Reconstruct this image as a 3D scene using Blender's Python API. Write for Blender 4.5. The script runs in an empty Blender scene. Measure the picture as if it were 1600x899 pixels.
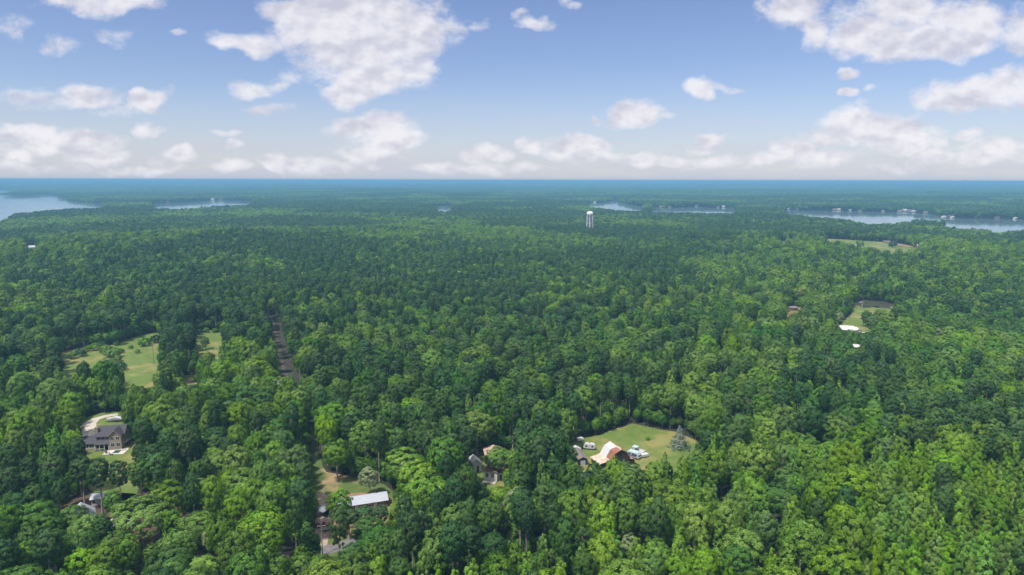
import bpy, bmesh, math, random
import numpy as np
from mathutils import Matrix, Vector

# ------------------------------------------------------------------ camera
R = math.radians
CAM_H, PITCH, ROLL, FPX = 110.0, R(8.93), R(0.13), 1067.0
fwd = np.array([0, math.cos(PITCH), -math.sin(PITCH)])
_r0 = np.array([1.0, 0, 0]); _u0 = np.array([0, math.sin(PITCH), math.cos(PITCH)])
rgt = _r0 * math.cos(ROLL) + _u0 * math.sin(ROLL)
upv = _u0 * math.cos(ROLL) - _r0 * math.sin(ROLL)
scene = bpy.context.scene
C = scene.collection
cd = bpy.data.cameras.new('camera'); cam = bpy.data.objects.new('camera', cd); C.objects.link(cam)
cd.sensor_width = 36; cd.lens = FPX * 36 / 1600; cd.clip_start = 1; cd.clip_end = 120000
M = Matrix(((rgt[0], upv[0], -fwd[0], 0), (rgt[1], upv[1], -fwd[1], 0), (rgt[2], upv[2], -fwd[2], CAM_H), (0, 0, 0, 1)))
cam.matrix_world = M
scene.camera = cam

def pixdir(px, py):
    d = fwd + (px - 800) / FPX * rgt + (449.5 - py) / FPX * upv
    return d
def pix(px, py, z=0.0):
    """the point of the level plane at height z that stands at this place of the view"""
    d = pixdir(px, py); t = (z - CAM_H) / d[2]
    return np.array([d[0] * t, d[1] * t, z])
def proj(p):
    p = np.asarray(p, float); q = p - np.array([0, 0, CAM_H])
    dz = q @ fwd
    return 800 + FPX * (q @ rgt) / dz, 449.5 - FPX * (q @ upv) / dz, dz

# ------------------------------------------------------------------ light, sky, exposure
SUN_EL, SUN_AZ = R(62), R(224)          # azimuth clockwise from +Y: behind the camera and to the left
SUN_STRENGTH, SKY_STRENGTH = 4.1, 0.064
scene.view_settings.view_transform = 'Standard'; scene.view_settings.look = 'None'
scene.view_settings.exposure = 0.95; scene.view_settings.gamma = 1.0; scene.view_settings.use_curve_mapping = False
sl = bpy.data.lights.new('sun', 'SUN'); sun = bpy.data.objects.new('sun', sl); C.objects.link(sun)
sl.energy = SUN_STRENGTH; sl.angle = R(5); sl.color = (1.0, 0.955, 0.88)
sdir = Vector((math.sin(SUN_AZ) * math.cos(SUN_EL), math.cos(SUN_AZ) * math.cos(SUN_EL), math.sin(SUN_EL)))
sun.rotation_euler = sdir.to_track_quat('Z', 'Y').to_euler(); sun.location = (0, 0, 400)
scene.cycles.max_bounces = 5; scene.cycles.diffuse_bounces = 2; scene.cycles.glossy_bounces = 1
scene.cycles.transmission_bounces = 2; scene.cycles.volume_bounces = 0; scene.cycles.transparent_max_bounces = 4
scene.cycles.use_denoising = True
scene.cycles.caustics_reflective = False; scene.cycles.caustics_refractive = False

class NT:
    """small helper for writing node trees"""
    def __init__(s, tree): s.t = tree; s.n = tree.nodes; s.l = tree.links
    def new(s, typ, **kw):
        x = s.n.new(typ)
        for k, v in kw.items(): setattr(x, k, v)
        return x
    def put(s, sock, v):
        if isinstance(v, bpy.types.NodeSocket): s.l.new(v, sock)
        elif v is not None: sock.default_value = v
    def math(s, op, a, b=None, c=None, clamp=False):
        x = s.new('ShaderNodeMath', operation=op, use_clamp=clamp)
        for i, v in enumerate((a, b, c)):
            if v is not None: s.put(x.inputs[i], v)
        return x.outputs[0]
    def vmath(s, op, a, b=None, c=None, out=0):
        x = s.new('ShaderNodeVectorMath', operation=op)
        for i, v in enumerate((a, b, c)):
            if v is not None: s.put(x.inputs[i], v)
        return x.outputs[out]
    def mix(s, fac, a, b, blend='MIX'):
        x = s.new('ShaderNodeMix', data_type='RGBA', blend_type=blend)
        s.put(x.inputs[0], fac); s.put(x.inputs[6], a); s.put(x.inputs[7], b)
        return x.outputs[2]
    def noise(s, vec, scale, detail=4, rough=0.5, dist=0.0):
        x = s.new('ShaderNodeTexNoise'); s.put(x.inputs['Vector'], vec)
        x.inputs['Scale'].default_value = scale; x.inputs['Detail'].default_value = detail
        x.inputs['Roughness'].default_value = rough; x.inputs['Distortion'].default_value = dist
        return x.outputs[0]
    def ramp(s, v, a, b, lo=0.0, hi=1.0, smooth=True):
        x = s.new('ShaderNodeMapRange', clamp=True)
        x.interpolation_type = 'SMOOTHSTEP' if smooth else 'LINEAR'
        s.put(x.inputs[0], v); x.inputs[1].default_value = a; x.inputs[2].default_value = b
        x.inputs[3].default_value = lo; x.inputs[4].default_value = hi
        return x.outputs[0]
def col4(c): return (c[0], c[1], c[2], 1.0)

def build_world():
    w = bpy.data.worlds.new('World'); scene.world = w; w.use_nodes = True
    N = NT(w.node_tree); N.n.clear()
    out = N.new('ShaderNodeOutputWorld')
    tc = N.new('ShaderNodeTexCoord'); D = tc.outputs['Generated']
    sep = N.new('ShaderNodeSeparateXYZ'); N.put(sep.inputs[0], D); X, Y, Z = sep.outputs
    sky = N.new('ShaderNodeTexSky', sky_type='NISHITA'); sky.sun_disc = False
    sky.sun_elevation = SUN_EL; sky.sun_rotation = SUN_AZ
    sky.air_density = 1.0; sky.dust_density = 0.25; sky.ozone_density = 1.6; sky.altitude = 100
    # a thin veil of high haze: less saturated blue
    skyc = N.mix(1.0, sky.outputs[0], (0.85, 0.845, 1.01, 1), 'MULTIPLY')
    bg_sky = N.new('ShaderNodeBackground'); N.put(bg_sky.inputs[0], skyc); bg_sky.inputs[1].default_value = SKY_STRENGTH
    # --- clouds over the part of the sky one looks at: cloud banks by direction
    ys = N.math('MAXIMUM', Y, 0.05)
    u = N.math('DIVIDE', X, ys); v = N.math('DIVIDE', Z, ys)
    cmb = N.new('ShaderNodeCombineXYZ'); N.put(cmb.inputs[0], u); N.put(cmb.inputs[1], v); P = cmb.outputs[0]
    # warp so that outlines billow
    wn = N.new('ShaderNodeTexNoise'); N.put(wn.inputs['Vector'], P); wn.inputs['Scale'].default_value = 14; wn.inputs['Detail'].default_value = 3
    wv = N.vmath('MULTIPLY', N.vmath('SUBTRACT', wn.outputs['Color'], (0.5, 0.5, 0.5)), (0.085, 0.05, 0))
    PW = N.vmath('ADD', P, wv)
    CL = [  # x, y, rx, ry, strength
        (150, 3, 80, 15, 1), (105, 0, 40, 10, 1), (205, 0, 30, 12, .9),
        (640, 52, 72, 38, 1.1), (560, 18, 120, 26, 1.1), (560, 68, 95, 42, 1.15), (590, 112, 72, 36, 1.1), (560, 140, 62, 20, 1), (490, 50, 70, 24, 1), (640, 95, 40, 40, .8),
        (400, 62, 48, 15, .95), (345, 62, 24, 13, .9), (460, 12, 55, 18, .9), (520, 100, 50, 30, .6),
        (408, 136, 44, 11, .8), (412, 170, 38, 8, .75), (455, 122, 30, 14, .5),
        (128, 156, 56, 17, .95), (235, 162, 35, 19, 1.1), (190, 176, 50, 10, .6), (60, 155, 50, 12, .45),
        (95, 75, 26, 16, .55), (20, 40, 26, 16, .55), (172, 54, 26, 12, .42), (278, 50, 10, 4, .4),
        (45, 213, 52, 15, 1), (110, 224, 70, 15, 1), (150, 242, 60, 14, .85), (10, 240, 40, 14, .8), (228, 207, 30, 8, .8), (348, 206, 22, 5, .65), (363, 221, 10, 8, .55),
        (278, 245, 36, 11, .9), (368, 257, 34, 10, .85), (444, 250, 38, 12, .95), (500, 262, 60, 9, .6),
        (578, 196, 62, 17, 1), (600, 222, 56, 22, .95), (590, 244, 60, 12, .7), (640, 210, 20, 6, .7),
        (764, 240, 32, 11, 1), (826, 228, 20, 9, .85), (893, 230, 48, 15, 1), (925, 246, 50, 10, .7),
        (990, 182, 44, 18, 1.15), (1038, 184, 24, 6, .8), (930, 190, 10, 8, .7),
        (1098, 141, 28, 15, 1), (1135, 132, 22, 7, .8), (1107, 229, 28, 12, .95), (1000, 242, 30, 10, 1), (1052, 249, 36, 8, .8),
        (1235, 18, 46, 26, .95), (1268, 52, 26, 22, .95), (1215, 5, 30, 10, .8), (1360, 55, 70, 26, 1.05), (1400, 75, 44, 22, 1), (1460, 60, 80, 26, 1.1), (1400, 14, 80, 26, 1.05), (1520, 38, 60, 26, .95), (1585, 48, 42, 28, 1), (1640, 45, 60, 30, 1), (1490, 10, 60, 10, .5), (1320, 30, 24, 30, .6),
        (1327, 109, 18, 9, .95), (1316, 141, 12, 7, .85), (1350, 138, 12, 3, .5), (1336, 160, 10, 8, .4),
        (1540, 148, 86, 24, 1.1), (1578, 124, 34, 20, 1.1), (1470, 160, 40, 14, .7), (1640, 140, 60, 30, 1),
        (1345, 188, 62, 20, 1), (1395, 200, 70, 22, .95), (1418, 224, 54, 16, .95), (1290, 212, 40, 14, .8),
        (1250, 232, 36, 16, 1.1), (1280, 246, 70, 14, .85), (1210, 250, 50, 10, .7),
        (1560, 236, 80, 16, .8), (1490, 248, 60, 12, .8), (1508, 210, 26, 8, .6),
        (828, 33, 26, 7, .6), (893, 4, 22, 8, .7), (812, 22, 12, 5, .5), (745, 30, 16, 8, .4),
        (700, 262, 60, 9, .6), (800, 262, 60, 9, .6), (1120, 258, 60, 9, .6), (1400, 262, 60, 9, .6), (60, 262, 80, 10, .6), (220, 266, 70, 8, .6)]
    acc = None
    for (cx, cy, rx, ry, st) in CL:
        d = pixdir(cx, cy); uu, vv = d[0] / d[1], d[2] / d[1]
        k = FPX * 1.0
        sx, sy = k / (rx * 1.12), k / (ry * 1.18)
        q = N.vmath('MULTIPLY_ADD', PW, (sx, sy, 0), (-uu * sx, -vv * sy, 0))
        e = N.vmath('DOT_PRODUCT', q, q, out=1)
        f = N.math('MULTIPLY_ADD', e, -st * 0.75, st)
        acc = f if acc is None else N.math('SMOOTH_MAX', acc, f, 0.12)
    acc = N.math('MAXIMUM', acc, -1.2)
    PS = N.vmath('MULTIPLY', P, (1, 1.5, 1))
    n1 = N.noise(PS, 18, 10, 0.66)
    dens = N.math('MULTIPLY_ADD', N.math('SUBTRACT', n1, 0.5), 2.1, acc)
    a1 = N.ramp(dens, 0.02, 0.88)
    # relief inside the clouds: lit on top, greyer beneath
    PO = N.vmath('ADD', PS, (0.006, -0.016, 0))
    n2 = N.noise(PO, 15, 3, 0.5); n1r = N.noise(PS, 15, 3, 0.5)
    rel = N.math('MULTIPLY_ADD', N.math('SUBTRACT', n1r, n2), 1.9, N.math('MULTIPLY', dens, -0.10))
    lit = N.ramp(rel, -0.42, 0.16)
    cc = N.mix(lit, (0.325, 0.322, 0.375, 1), (0.475, 0.465, 0.485, 1))
    bg_cl = N.new('ShaderNodeBackground'); N.put(bg_cl.inputs[0], cc); bg_cl.inputs[1].default_value = 1.0
    alpha = N.math('MULTIPLY', a1, 0.90)
    # thin veil near the horizon
    veil_n = N.noise(N.vmath('MULTIPLY', P, (1.2, 7, 1)), 5, 5, 0.6)
    vz = N.ramp(v, 0.0, 0.15, 1.0, 0.0, smooth=False)
    veil = N.math('MULTIPLY', N.math('POWER', vz, 1.35), N.ramp(veil_n, 0.25, 0.70, 0.55, 1.0))
    bg_v = N.new('ShaderNodeBackground'); bg_v.inputs[0].default_value = (0.305, 0.318, 0.375, 1); bg_v.inputs[1].default_value = 1.0
    m0 = N.new('ShaderNodeMixShader'); N.put(m0.inputs[0], veil); N.put(m0.inputs[1], bg_sky.outputs[0]); N.put(m0.inputs[2], bg_v.outputs[0])
    m1 = N.new('ShaderNodeMixShader'); N.put(m1.inputs[0], alpha); N.put(m1.inputs[1], m0.outputs[0]); N.put(m1.inputs[2], bg_cl.outputs[0])
    # --- the rest of the sky: unseen noise cloud, made brighter and wider to add fill light
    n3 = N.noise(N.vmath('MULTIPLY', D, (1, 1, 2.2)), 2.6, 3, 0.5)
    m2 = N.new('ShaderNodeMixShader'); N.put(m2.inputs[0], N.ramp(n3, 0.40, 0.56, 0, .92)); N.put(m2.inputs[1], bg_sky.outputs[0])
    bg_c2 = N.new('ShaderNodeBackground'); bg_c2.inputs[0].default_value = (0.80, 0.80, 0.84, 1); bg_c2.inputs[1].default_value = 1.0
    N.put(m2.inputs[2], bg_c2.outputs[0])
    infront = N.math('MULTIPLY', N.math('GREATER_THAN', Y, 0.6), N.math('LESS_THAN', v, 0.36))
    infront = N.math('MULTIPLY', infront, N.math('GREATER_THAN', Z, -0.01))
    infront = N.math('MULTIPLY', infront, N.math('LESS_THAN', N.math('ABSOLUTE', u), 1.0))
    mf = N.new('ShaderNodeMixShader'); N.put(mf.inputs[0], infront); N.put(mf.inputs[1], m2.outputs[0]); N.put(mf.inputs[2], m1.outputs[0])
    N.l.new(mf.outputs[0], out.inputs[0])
    w.cycles.sampling_method = 'MANUAL'; w.cycles.sample_map_resolution = 512
build_world()

# ------------------------------------------------------------------ helpers: materials, meshes, things
def principled(name, color, rough=0.8, spec=0.3, metal=0.0):
    m = bpy.data.materials.new(name); m.use_nodes = True
    N = NT(m.node_tree); b = N.n['Principled BSDF']
    b.inputs['Base Color'].default_value = col4(color); b.inputs['Roughness'].default_value = rough
    b.inputs['Specular IOR Level'].default_value = spec; b.inputs['Metallic'].default_value = metal
    return m, N, b
def varied(name, c1, c2, scale=1.0, rough=0.85, c3=None, scale3=0.1, spec=0.25, stretch=(1, 1, 1), metal=0.0, contrast=(0.35, 0.65), bump=0.0, lo3=0.52, hi3=0.66):
    """two tones broken up by noise, with an optional third tone in large patches"""
    m, N, b = principled(name, c1, rough, spec, metal)
    tc = N.new('ShaderNodeTexCoord'); P = N.vmath('MULTIPLY', tc.outputs['Object'], stretch)
    n = N.noise(P, scale, 6, 0.62)
    c = N.mix(N.ramp(n, *contrast), col4(c1), col4(c2))
    if c3:
        n3 = N.noise(P, scale3, 4, 0.6)
        c = N.mix(N.ramp(n3, lo3, hi3), c, col4(c3))
    N.put(b.inputs['Base Color'], c)
    if bump:
        bp = N.new('ShaderNodeBump'); bp.inputs['Strength'].default_value = bump; bp.inputs['Distance'].default_value = 0.3
        N.put(bp.inputs['Height'], n); N.l.new(bp.outputs[0], b.inputs['Normal'])
    return m
def mesh_np(name, V, F, mats=(), midx=None, lf=None):
    """a mesh from arrays: V (n,3), F (m,4) or (m,3)"""
    V = np.asarray(V, np.float32); F = np.asarray(F, np.int32); k = F.shape[1]
    me = bpy.data.meshes.new(name)
    me.vertices.add(len(V)); me.vertices.foreach_set('co', V.ravel())
    me.loops.add(F.size); me.loops.foreach_set('vertex_index', F.ravel())
    me.polygons.add(len(F)); me.polygons.foreach_set('loop_start', np.arange(0, F.size, k, dtype=np.int32))
    if midx is not None: me.polygons.foreach_set('material_index', np.asarray(midx, np.int32))
    for m in mats: me.materials.append(m)
    if lf is not None:
        a = me.attributes.new('lf', 'FLOAT', 'FACE'); a.data.foreach_set('value', np.asarray(lf, np.float32))
    me.update(calc_edges=True)
    return me
def link(name, me, parent=None, loc=None):
    o = bpy.data.objects.new(name, me); C.objects.link(o)
    if parent is not None: o.parent = parent
    if loc is not None: o.location = loc
    return o
def tag(o, label=None, cat=None, group=None, kind=None):
    if label: o['label'] = label
    if cat: o['category'] = cat
    if group: o['group'] = group
    if kind: o['kind'] = kind
    return o
def thing(name, label, cat, loc, rz=0.0, group=None):
    o = bpy.data.objects.new(name, None); C.objects.link(o); o.location = loc; o.rotation_euler = (0, 0, rz)
    o.empty_display_size = 1
    return tag(o, label, cat, group)
def copy_tree(o, parent=None):
    c = o.copy(); C.objects.link(c)
    if parent is not None: c.parent = parent
    for ch in list(o.children): copy_tree(ch, c)
    return c
class MB:
    """collects simple solids, then links them as ONE mesh"""
    def __init__(s): s.v = []; s.f = []
    def add(s, V, F):
        n = len(s.v); s.v += [tuple(p) for p in V]; s.f += [tuple(i + n for i in f) for f in F]; return s
    def box(s, x0, x1, y0, y1, z0, z1):
        V = [(x0, y0, z0), (x1, y0, z0), (x1, y1, z0), (x0, y1, z0), (x0, y0, z1), (x1, y0, z1), (x1, y1, z1), (x0, y1, z1)]
        return s.add(V, [(0, 3, 2, 1), (4, 5, 6, 7), (0, 1, 5, 4), (1, 2, 6, 5), (2, 3, 7, 6), (3, 0, 4, 7)])
    def prism(s, pts, axis, a0, a1):
        """outline pts (2D) in the plane square to axis, swept a0..a1"""
        n = len(pts)
        def P(p, a): return {'x': (a, p[0], p[1]), 'y': (p[0], a, p[1]), 'z': (p[0], p[1], a)}[axis]
        V = [P(p, a0) for p in pts] + [P(p, a1) for p in pts]
        F = [tuple(range(n)), tuple(range(2 * n - 1, n - 1, -1))] + [(i, i + n, (i + 1) % n + n, (i + 1) % n) for i in range(n)]
        return s.add(V, F)
    def tube(s, p, q, r0, r1=None, n=8):
        r1 = r0 if r1 is None else r1
        p = Vector(p); q = Vector(q); d = (q - p).normalized()
        a = d.orthogonal().normalized(); b = d.cross(a)
        V = [p + (a * math.cos(2 * math.pi * i / n) + b * math.sin(2 * math.pi * i / n)) * r0 for i in range(n)]
        V += [q + (a * math.cos(2 * math.pi * i / n) + b * math.sin(2 * math.pi * i / n)) * r1 for i in range(n)]
        return s.add(V, [tuple(range(n - 1, -1, -1)), tuple(range(n, 2 * n))] + [(i, (i + 1) % n, (i + 1) % n + n, i + n) for i in range(n)])
    def lathe(s, prof, n=20, c=(0, 0)):
        V = []; F = []
        for (r, z) in prof:
            for i in range(n): V.append((c[0] + r * math.cos(2 * math.pi * i / n), c[1] + r * math.sin(2 * math.pi * i / n), z))
        for k in range(len(prof) - 1):
            for i in range(n): F.append((k * n + i, k * n + (i + 1) % n, (k + 1) * n + (i + 1) % n, (k + 1) * n + i))
        F.append(tuple(range(n - 1, -1, -1))); F.append(tuple(range((len(prof) - 1) * n, len(prof) * n)))
        return s.add(V, F)
    def build(s, name, mat, parent=None, bevel=0.0, smooth=False):
        me = bpy.data.meshes.new(name); me.from_pydata(s.v, [], s.f); me.materials.append(mat)
        bm = bmesh.new(); bm.from_mesh(me); bmesh.ops.recalc_face_normals(bm, faces=bm.faces[:])
        if bevel: bmesh.ops.bevel(bm, geom=bm.edges[:], offset=bevel, segments=2, affect='EDGES', clamp_overlap=True)
        bm.to_mesh(me); bm.free()
        if smooth: me.polygons.foreach_set('use_smooth', [True] * len(me.polygons))
        return link(name, me, parent)

# ------------------------------------------------------------------ terrain outlines, all given by where they lie in the view, on level ground
SEEN = {}
def poly(pts, z=0.0):
    SEEN[len(SEEN)] = [(p[0], p[1]) for p in pts]
    return np.array([pix(p[0], p[1], p[2] if len(p) > 2 else z)[:2] for p in pts])
NE = 15.0   # the near edge of an opening is hidden by the trees before it
NE = 20.0
LAKES = {
    'lake_west': poly([(-420, 304), (0, 306), (46, 306), (60, 304), (112, 304.2), (104, 306.5), (90, 309), (97, 312.5), (125, 315.5), (162, 319), (160, 321.2, NE), (112, 322, NE), (75, 325, NE), (22, 329.5, NE), (9, 336, NE), (-10, 341, NE), (-150, 350, NE), (-420, 352, NE)]),
    'lake_cove_west': poly([(-300, 296.5), (36, 296.8), (36, 299), (20, 301.2), (-300, 302)]),
    'lake_arm_west': poly([(238, 318.3), (262, 317.6), (300, 315.5), (340, 313), (372, 313.6), (398, 315), (390, 316.6, NE), (350, 317.6, NE), (310, 319.6, NE), (275, 322, NE), (242, 321.6, NE)]),
    'pond': poly([(681, 321.6), (707, 321.8), (705, 324, NE), (695, 326, NE), (684, 325, NE)]),
    'lake_cove_middle': poly([(914, 318), (925, 317.5), (942, 316.6), (957, 314), (966, 312), (968, 317), (986, 320.5), (1006, 323.6), (1004, 325, NE), (985, 325.6, NE), (962, 325, NE), (946, 322.5, NE), (930, 320.6, NE)]),
    'lake_arm_middle': poly([(1018, 324.4), (1045, 325.4), (1088, 323.6), (1150, 326.6), (1150, 329, NE), (1088, 327.6, NE), (1050, 328.2, NE), (1018, 327, NE)]),
    'lake_east': poly([(1226, 328.2), (1300, 330), (1400, 332), (1452, 334.5), (1474, 337.5), (1474, 340, NE), (1440, 337.5, NE), (1420, 339.5, NE), (1397, 342, NE), (1394, 346.5, NE), (1391, 341, NE), (1372, 343.5, NE), (1352, 342, NE), (1320, 338, NE), (1285, 335.6, NE), (1255, 332.6, NE), (1228, 330, NE)]),
    'lake_bay_east': poly([(1474, 341.5), (1530, 342), (1600, 343), (2000, 348), (2000, 364, NE), (1700, 356, NE), (1600, 354.6, NE), (1562, 355, NE), (1530, 350.5, NE), (1500, 349, NE), (1478, 347.5, NE)]),
}
NE = 15.0
CLEAR = {
    'meadow_west': poly([(92, 551), (130, 543), (178, 539), (200, 531), (216, 525), (246, 518), (252, 530), (250, 556), (254, 584, 8), (248, 600, NE), (236, 604, NE), (212, 598, NE), (194, 594, NE), (184, 578, 8), (170, 566, 10), (150, 566, NE), (128, 572, NE), (96, 577, NE)]),
    'meadow_small': poly([(300, 521), (322, 517), (347, 515), (352, 526), (350, 543, NE), (334, 541, NE), (318, 538, NE), (304, 535, NE)]),
    'meadow_gap': poly([(282, 587), (310, 586), (312, 600, NE), (297, 607, NE), (284, 602, NE)]),
    'meadow_barn': poly([(893, 692), (905, 685), (935, 681), (958, 671), (988, 662), (1012, 667), (1055, 675), (1082, 686), (1108, 701), (1104, 708, 8), (1060, 716, 10), (1010, 727, 10), (985, 733, 8), (935, 738, 8), (904, 740, 8), (888, 728, 5), (888, 708)]),
    'yard_metal_building': poly([(480, 664), (489, 664), (497, 700), (510, 738), (560, 748), (600, 757), (622, 775), (622, 815), (600, 850, 4), (560, 868, 8), (520, 868, 6), (506, 866), (490, 866), (492, 830), (488, 790), (486, 760), (484, 730), (481, 700)]),
    'yard_brick_house': poly([(126, 690), (122, 668), (132, 654), (155, 646), (190, 644), (198, 656), (197, 676), (202, 688), (216, 692), (219, 706), (214, 730, 8), (206, 750, NE), (184, 738, NE), (160, 726, NE), (134, 722, 10), (120, 708)]),
    'yard_west_house': poly([(84, 796), (110, 782), (150, 770), (215, 772), (262, 778), (290, 790), (282, 812), (258, 830), (238, 848), (222, 862), (200, 862), (176, 850), (120, 836), (88, 818)]),
    'yard_white_houses': poly([(728, 722), (748, 706), (800, 708), (812, 728), (800, 752), (775, 772, 5), (752, 772, 5), (735, 752)]),
    'yard_white_roof_house': poly([(1304, 514), (1316, 503), (1330, 490), (1332, 475), (1345, 470), (1372, 471), (1400, 476), (1418, 478), (1412, 485, 8), (1388, 488, 12), (1362, 494, 12), (1364, 518, 6), (1360, 526), (1340, 530), (1308, 527)]),
    'field_far': poly([(1288, 374), (1320, 375.5), (1345, 377.5), (1375, 379), (1405, 382), (1442, 391), (1430, 399, NE), (1404, 399, NE), (1378, 398, NE), (1345, 393, NE), (1310, 387, NE), (1290, 381, NE)]),
    'glade_east': poly([(1226, 480), (1238, 478.5), (1256, 480), (1256, 490, NE), (1230, 492, NE)]),
    'glade_west': poly([(40, 386), (56, 386), (62, 392), (56, 401, NE), (42, 401, NE)]),
}
# the straight power line cut: a strip between two points on the ground
def strip(pts, w):
    P = np.array([pix(*p)[:2] for p in pts]); L = []; Rr = []
    for i in range(len(P)):
        a = P[max(i - 1, 0)]; b = P[min(i + 1, len(P) - 1)]; d = (b - a) / np.linalg.norm(b - a); n = np.array([-d[1], d[0]])
        ww = w[i] if isinstance(w, (list, tuple)) else w
        L.append(P[i] + n * ww / 2); Rr.append(P[i] - n * ww / 2)
    return np.array(L + Rr[::-1]), np.array(L), np.array(Rr)
CUT_PTS = [(424, 493), (428, 512), (434, 540), (443, 576), (456, 612), (468, 640), (478, 662), (485, 680), (489, 700), (494, 730)]
CUT_PTS = CUT_PTS[:7]
CLEAR['power_line_cut'] = strip(CUT_PTS, [10, 10, 10, 10, 9, 8, 6])[0]
CLEAR['road_cut'] = strip([(440, 872), (500, 862), (530, 855), (560, 846)], 9)[0]

def inside(P, pts):
    """which points of pts (n,2) lie inside polygon P"""
    x, y = pts[:, 0], pts[:, 1]; r = np.zeros(len(pts), bool)
    x0, y0 = P.min(0); x1, y1 = P.max(0)
    sel = np.where((x >= x0) & (x <= x1) & (y >= y0) & (y <= y1))[0]
    if not len(sel): return r
    xs, ys = x[sel], y[sel]; c = np.zeros(len(sel), bool); j = len(P) - 1
    for i in range(len(P)):
        xi, yi = P[i]; xj, yj = P[j]
        if yi != yj:
            c ^= ((yi > ys) != (yj > ys)) & (xs < (xj - xi) * (ys - yi) / (yj - yi) + xi)
        j = i
    r[sel] = c; return r
def seg_dist(P, pts):
    """distance of pts to the outline P"""
    d = np.full(len(pts), 1e9); j = len(P) - 1
    for i in range(len(P)):
        a, b = P[j], P[i]; ab = b - a; t = np.clip(((pts - a) @ ab) / max(ab @ ab, 1e-9), 0, 1)
        d = np.minimum(d, np.linalg.norm(pts - a - t[:, None] * ab, axis=1)); j = i
    return d

def vnoise(x, y, s, seed):
    """smooth value noise 0..1"""
    x = np.asarray(x) / s; y = np.asarray(y) / s
    xi, yi = np.floor(x).astype(np.int64), np.floor(y).astype(np.int64); fx, fy = x - xi, y - yi
    fx = fx * fx * (3 - 2 * fx); fy = fy * fy * (3 - 2 * fy)
    def h(a, b):
        n = (a * 374761393 + b * 668265263 + seed * 982451653) & 0xffffffff
        n = ((n ^ (n >> 13)) * 1274126177) & 0xffffffff
        return ((n ^ (n >> 16)) & 0xffff) / 65535.0
    return (h(xi, yi) * (1 - fx) + h(xi + 1, yi) * fx) * (1 - fy) + (h(xi, yi + 1) * (1 - fx) + h(xi + 1, yi + 1) * fx) * fy
def sstep(a, b, x):
    t = np.clip((x - a) / (b - a), 0, 1); return t * t * (3 - 2 * t)
TOWER = pix(921.5, 356, 0)[:2]; TOWER_D = float(np.hypot(*TOWER))
def ground_z(x, y):
    x = np.atleast_1d(np.asarray(x, float)); y = np.atleast_1d(np.asarray(y, float)); d = np.hypot(x, y)
    z = 15 * (vnoise(x, y, 520, 3) ** 1.3) + 7 * vnoise(x, y, 210, 9)
    z *= sstep(650, 1300, d)
    ux, uy = TOWER / TOWER_D; al = x * ux + y * uy; ac = np.abs(x * uy - y * ux); z *= 1 - (1 - sstep(40, 260, ac)) * (al > 600) * (1 - sstep(TOWER_D + 60, TOWER_D + 400, al))
    pts = np.stack([x, y], 1)
    damp = np.ones(len(x))
    near = np.where((d > 1200) & (d < 12000))[0]
    if len(near):
        dl = np.full(len(near), 1e9); ins = np.zeros(len(near), bool)
        for P in LAKES.values():
            dl = np.minimum(dl, seg_dist(P, pts[near])); ins |= inside(P, pts[near])
        damp[near] = np.where(ins, 0, sstep(150, 1500, dl))
        z = z * damp
        zz = np.zeros(len(x)); zz[near] = np.where(ins, -1.5, 0); z = z + zz
    z += 38 * sstep(8500, 20000, d) * vnoise(x, y, 4200, 5) * damp + 14 * sstep(7000, 14000, d) * vnoise(x, y, 1500, 6) * damp
    return z

# ------------------------------------------------------------------ materials of the land
floor_mat = varied('forest_floor', (0.014, 0.019, 0.009), (0.032, 0.029, 0.016), 0.12, 0.95)
grass_mat = varied('meadow_grass', (0.058, 0.096, 0.016), (0.090, 0.122, 0.024), 0.22, 0.95, c3=(0.150, 0.140, 0.045), scale3=0.045, lo3=.47, hi3=.62, contrast=(.3, .7), bump=0.5)
yard_mat = varied('yard_grass', (0.046, 0.079, 0.016), (0.075, 0.096, 0.026), 0.35, 0.95, c3=(0.22, 0.15, 0.085), scale3=0.055, lo3=0.55, hi3=0.68, bump=0.3)
sand_mat = varied('bare_earth', (0.186, 0.118, 0.068), (0.136, 0.093, 0.046), 0.25, 0.95, c3=(0.10, 0.12, 0.04), scale3=0.09)
litter_mat = varied('leaf_litter', (0.040, 0.030, 0.018), (0.070, 0.048, 0.030), 0.3, 0.95, c3=(0.20, 0.125, 0.07), scale3=0.05, lo3=.58, hi3=.68)
cut_mat = varied('cut_ground', (0.020, 0.020, 0.013), (0.030, 0.028, 0.018), 0.35, 0.95, c3=(0.035, 0.055, 0.016), scale3=0.07)
gravel_mat = varied('gravel', (0.300, 0.264, 0.221), (0.357, 0.321, 0.279), 0.8, 0.95)
asphalt_mat = varied('old_asphalt', (0.093, 0.089, 0.089), (0.129, 0.121, 0.118), 0.6, 0.9)
concrete_mat = varied('concrete', (0.357, 0.329, 0.293), (0.414, 0.386, 0.343), 0.9, 0.9)

def build_water_mat():
    m, N, b = principled('lake_water', (0.10, 0.13, 0.15), 0.10, 0.5)
    tc = N.new('ShaderNodeTexCoord'); n = N.noise(tc.outputs['Object'], 0.35, 4, 0.6)
    bp = N.new('ShaderNodeBump'); bp.inputs['Strength'].default_value = 0.05; bp.inputs['Distance'].default_value = 0.2
    N.put(bp.inputs['Height'], n); N.l.new(bp.outputs[0], b.inputs['Normal'])
    b.inputs['Roughness'].default_value = 0.06
    return m
water_mat = build_water_mat()

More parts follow.
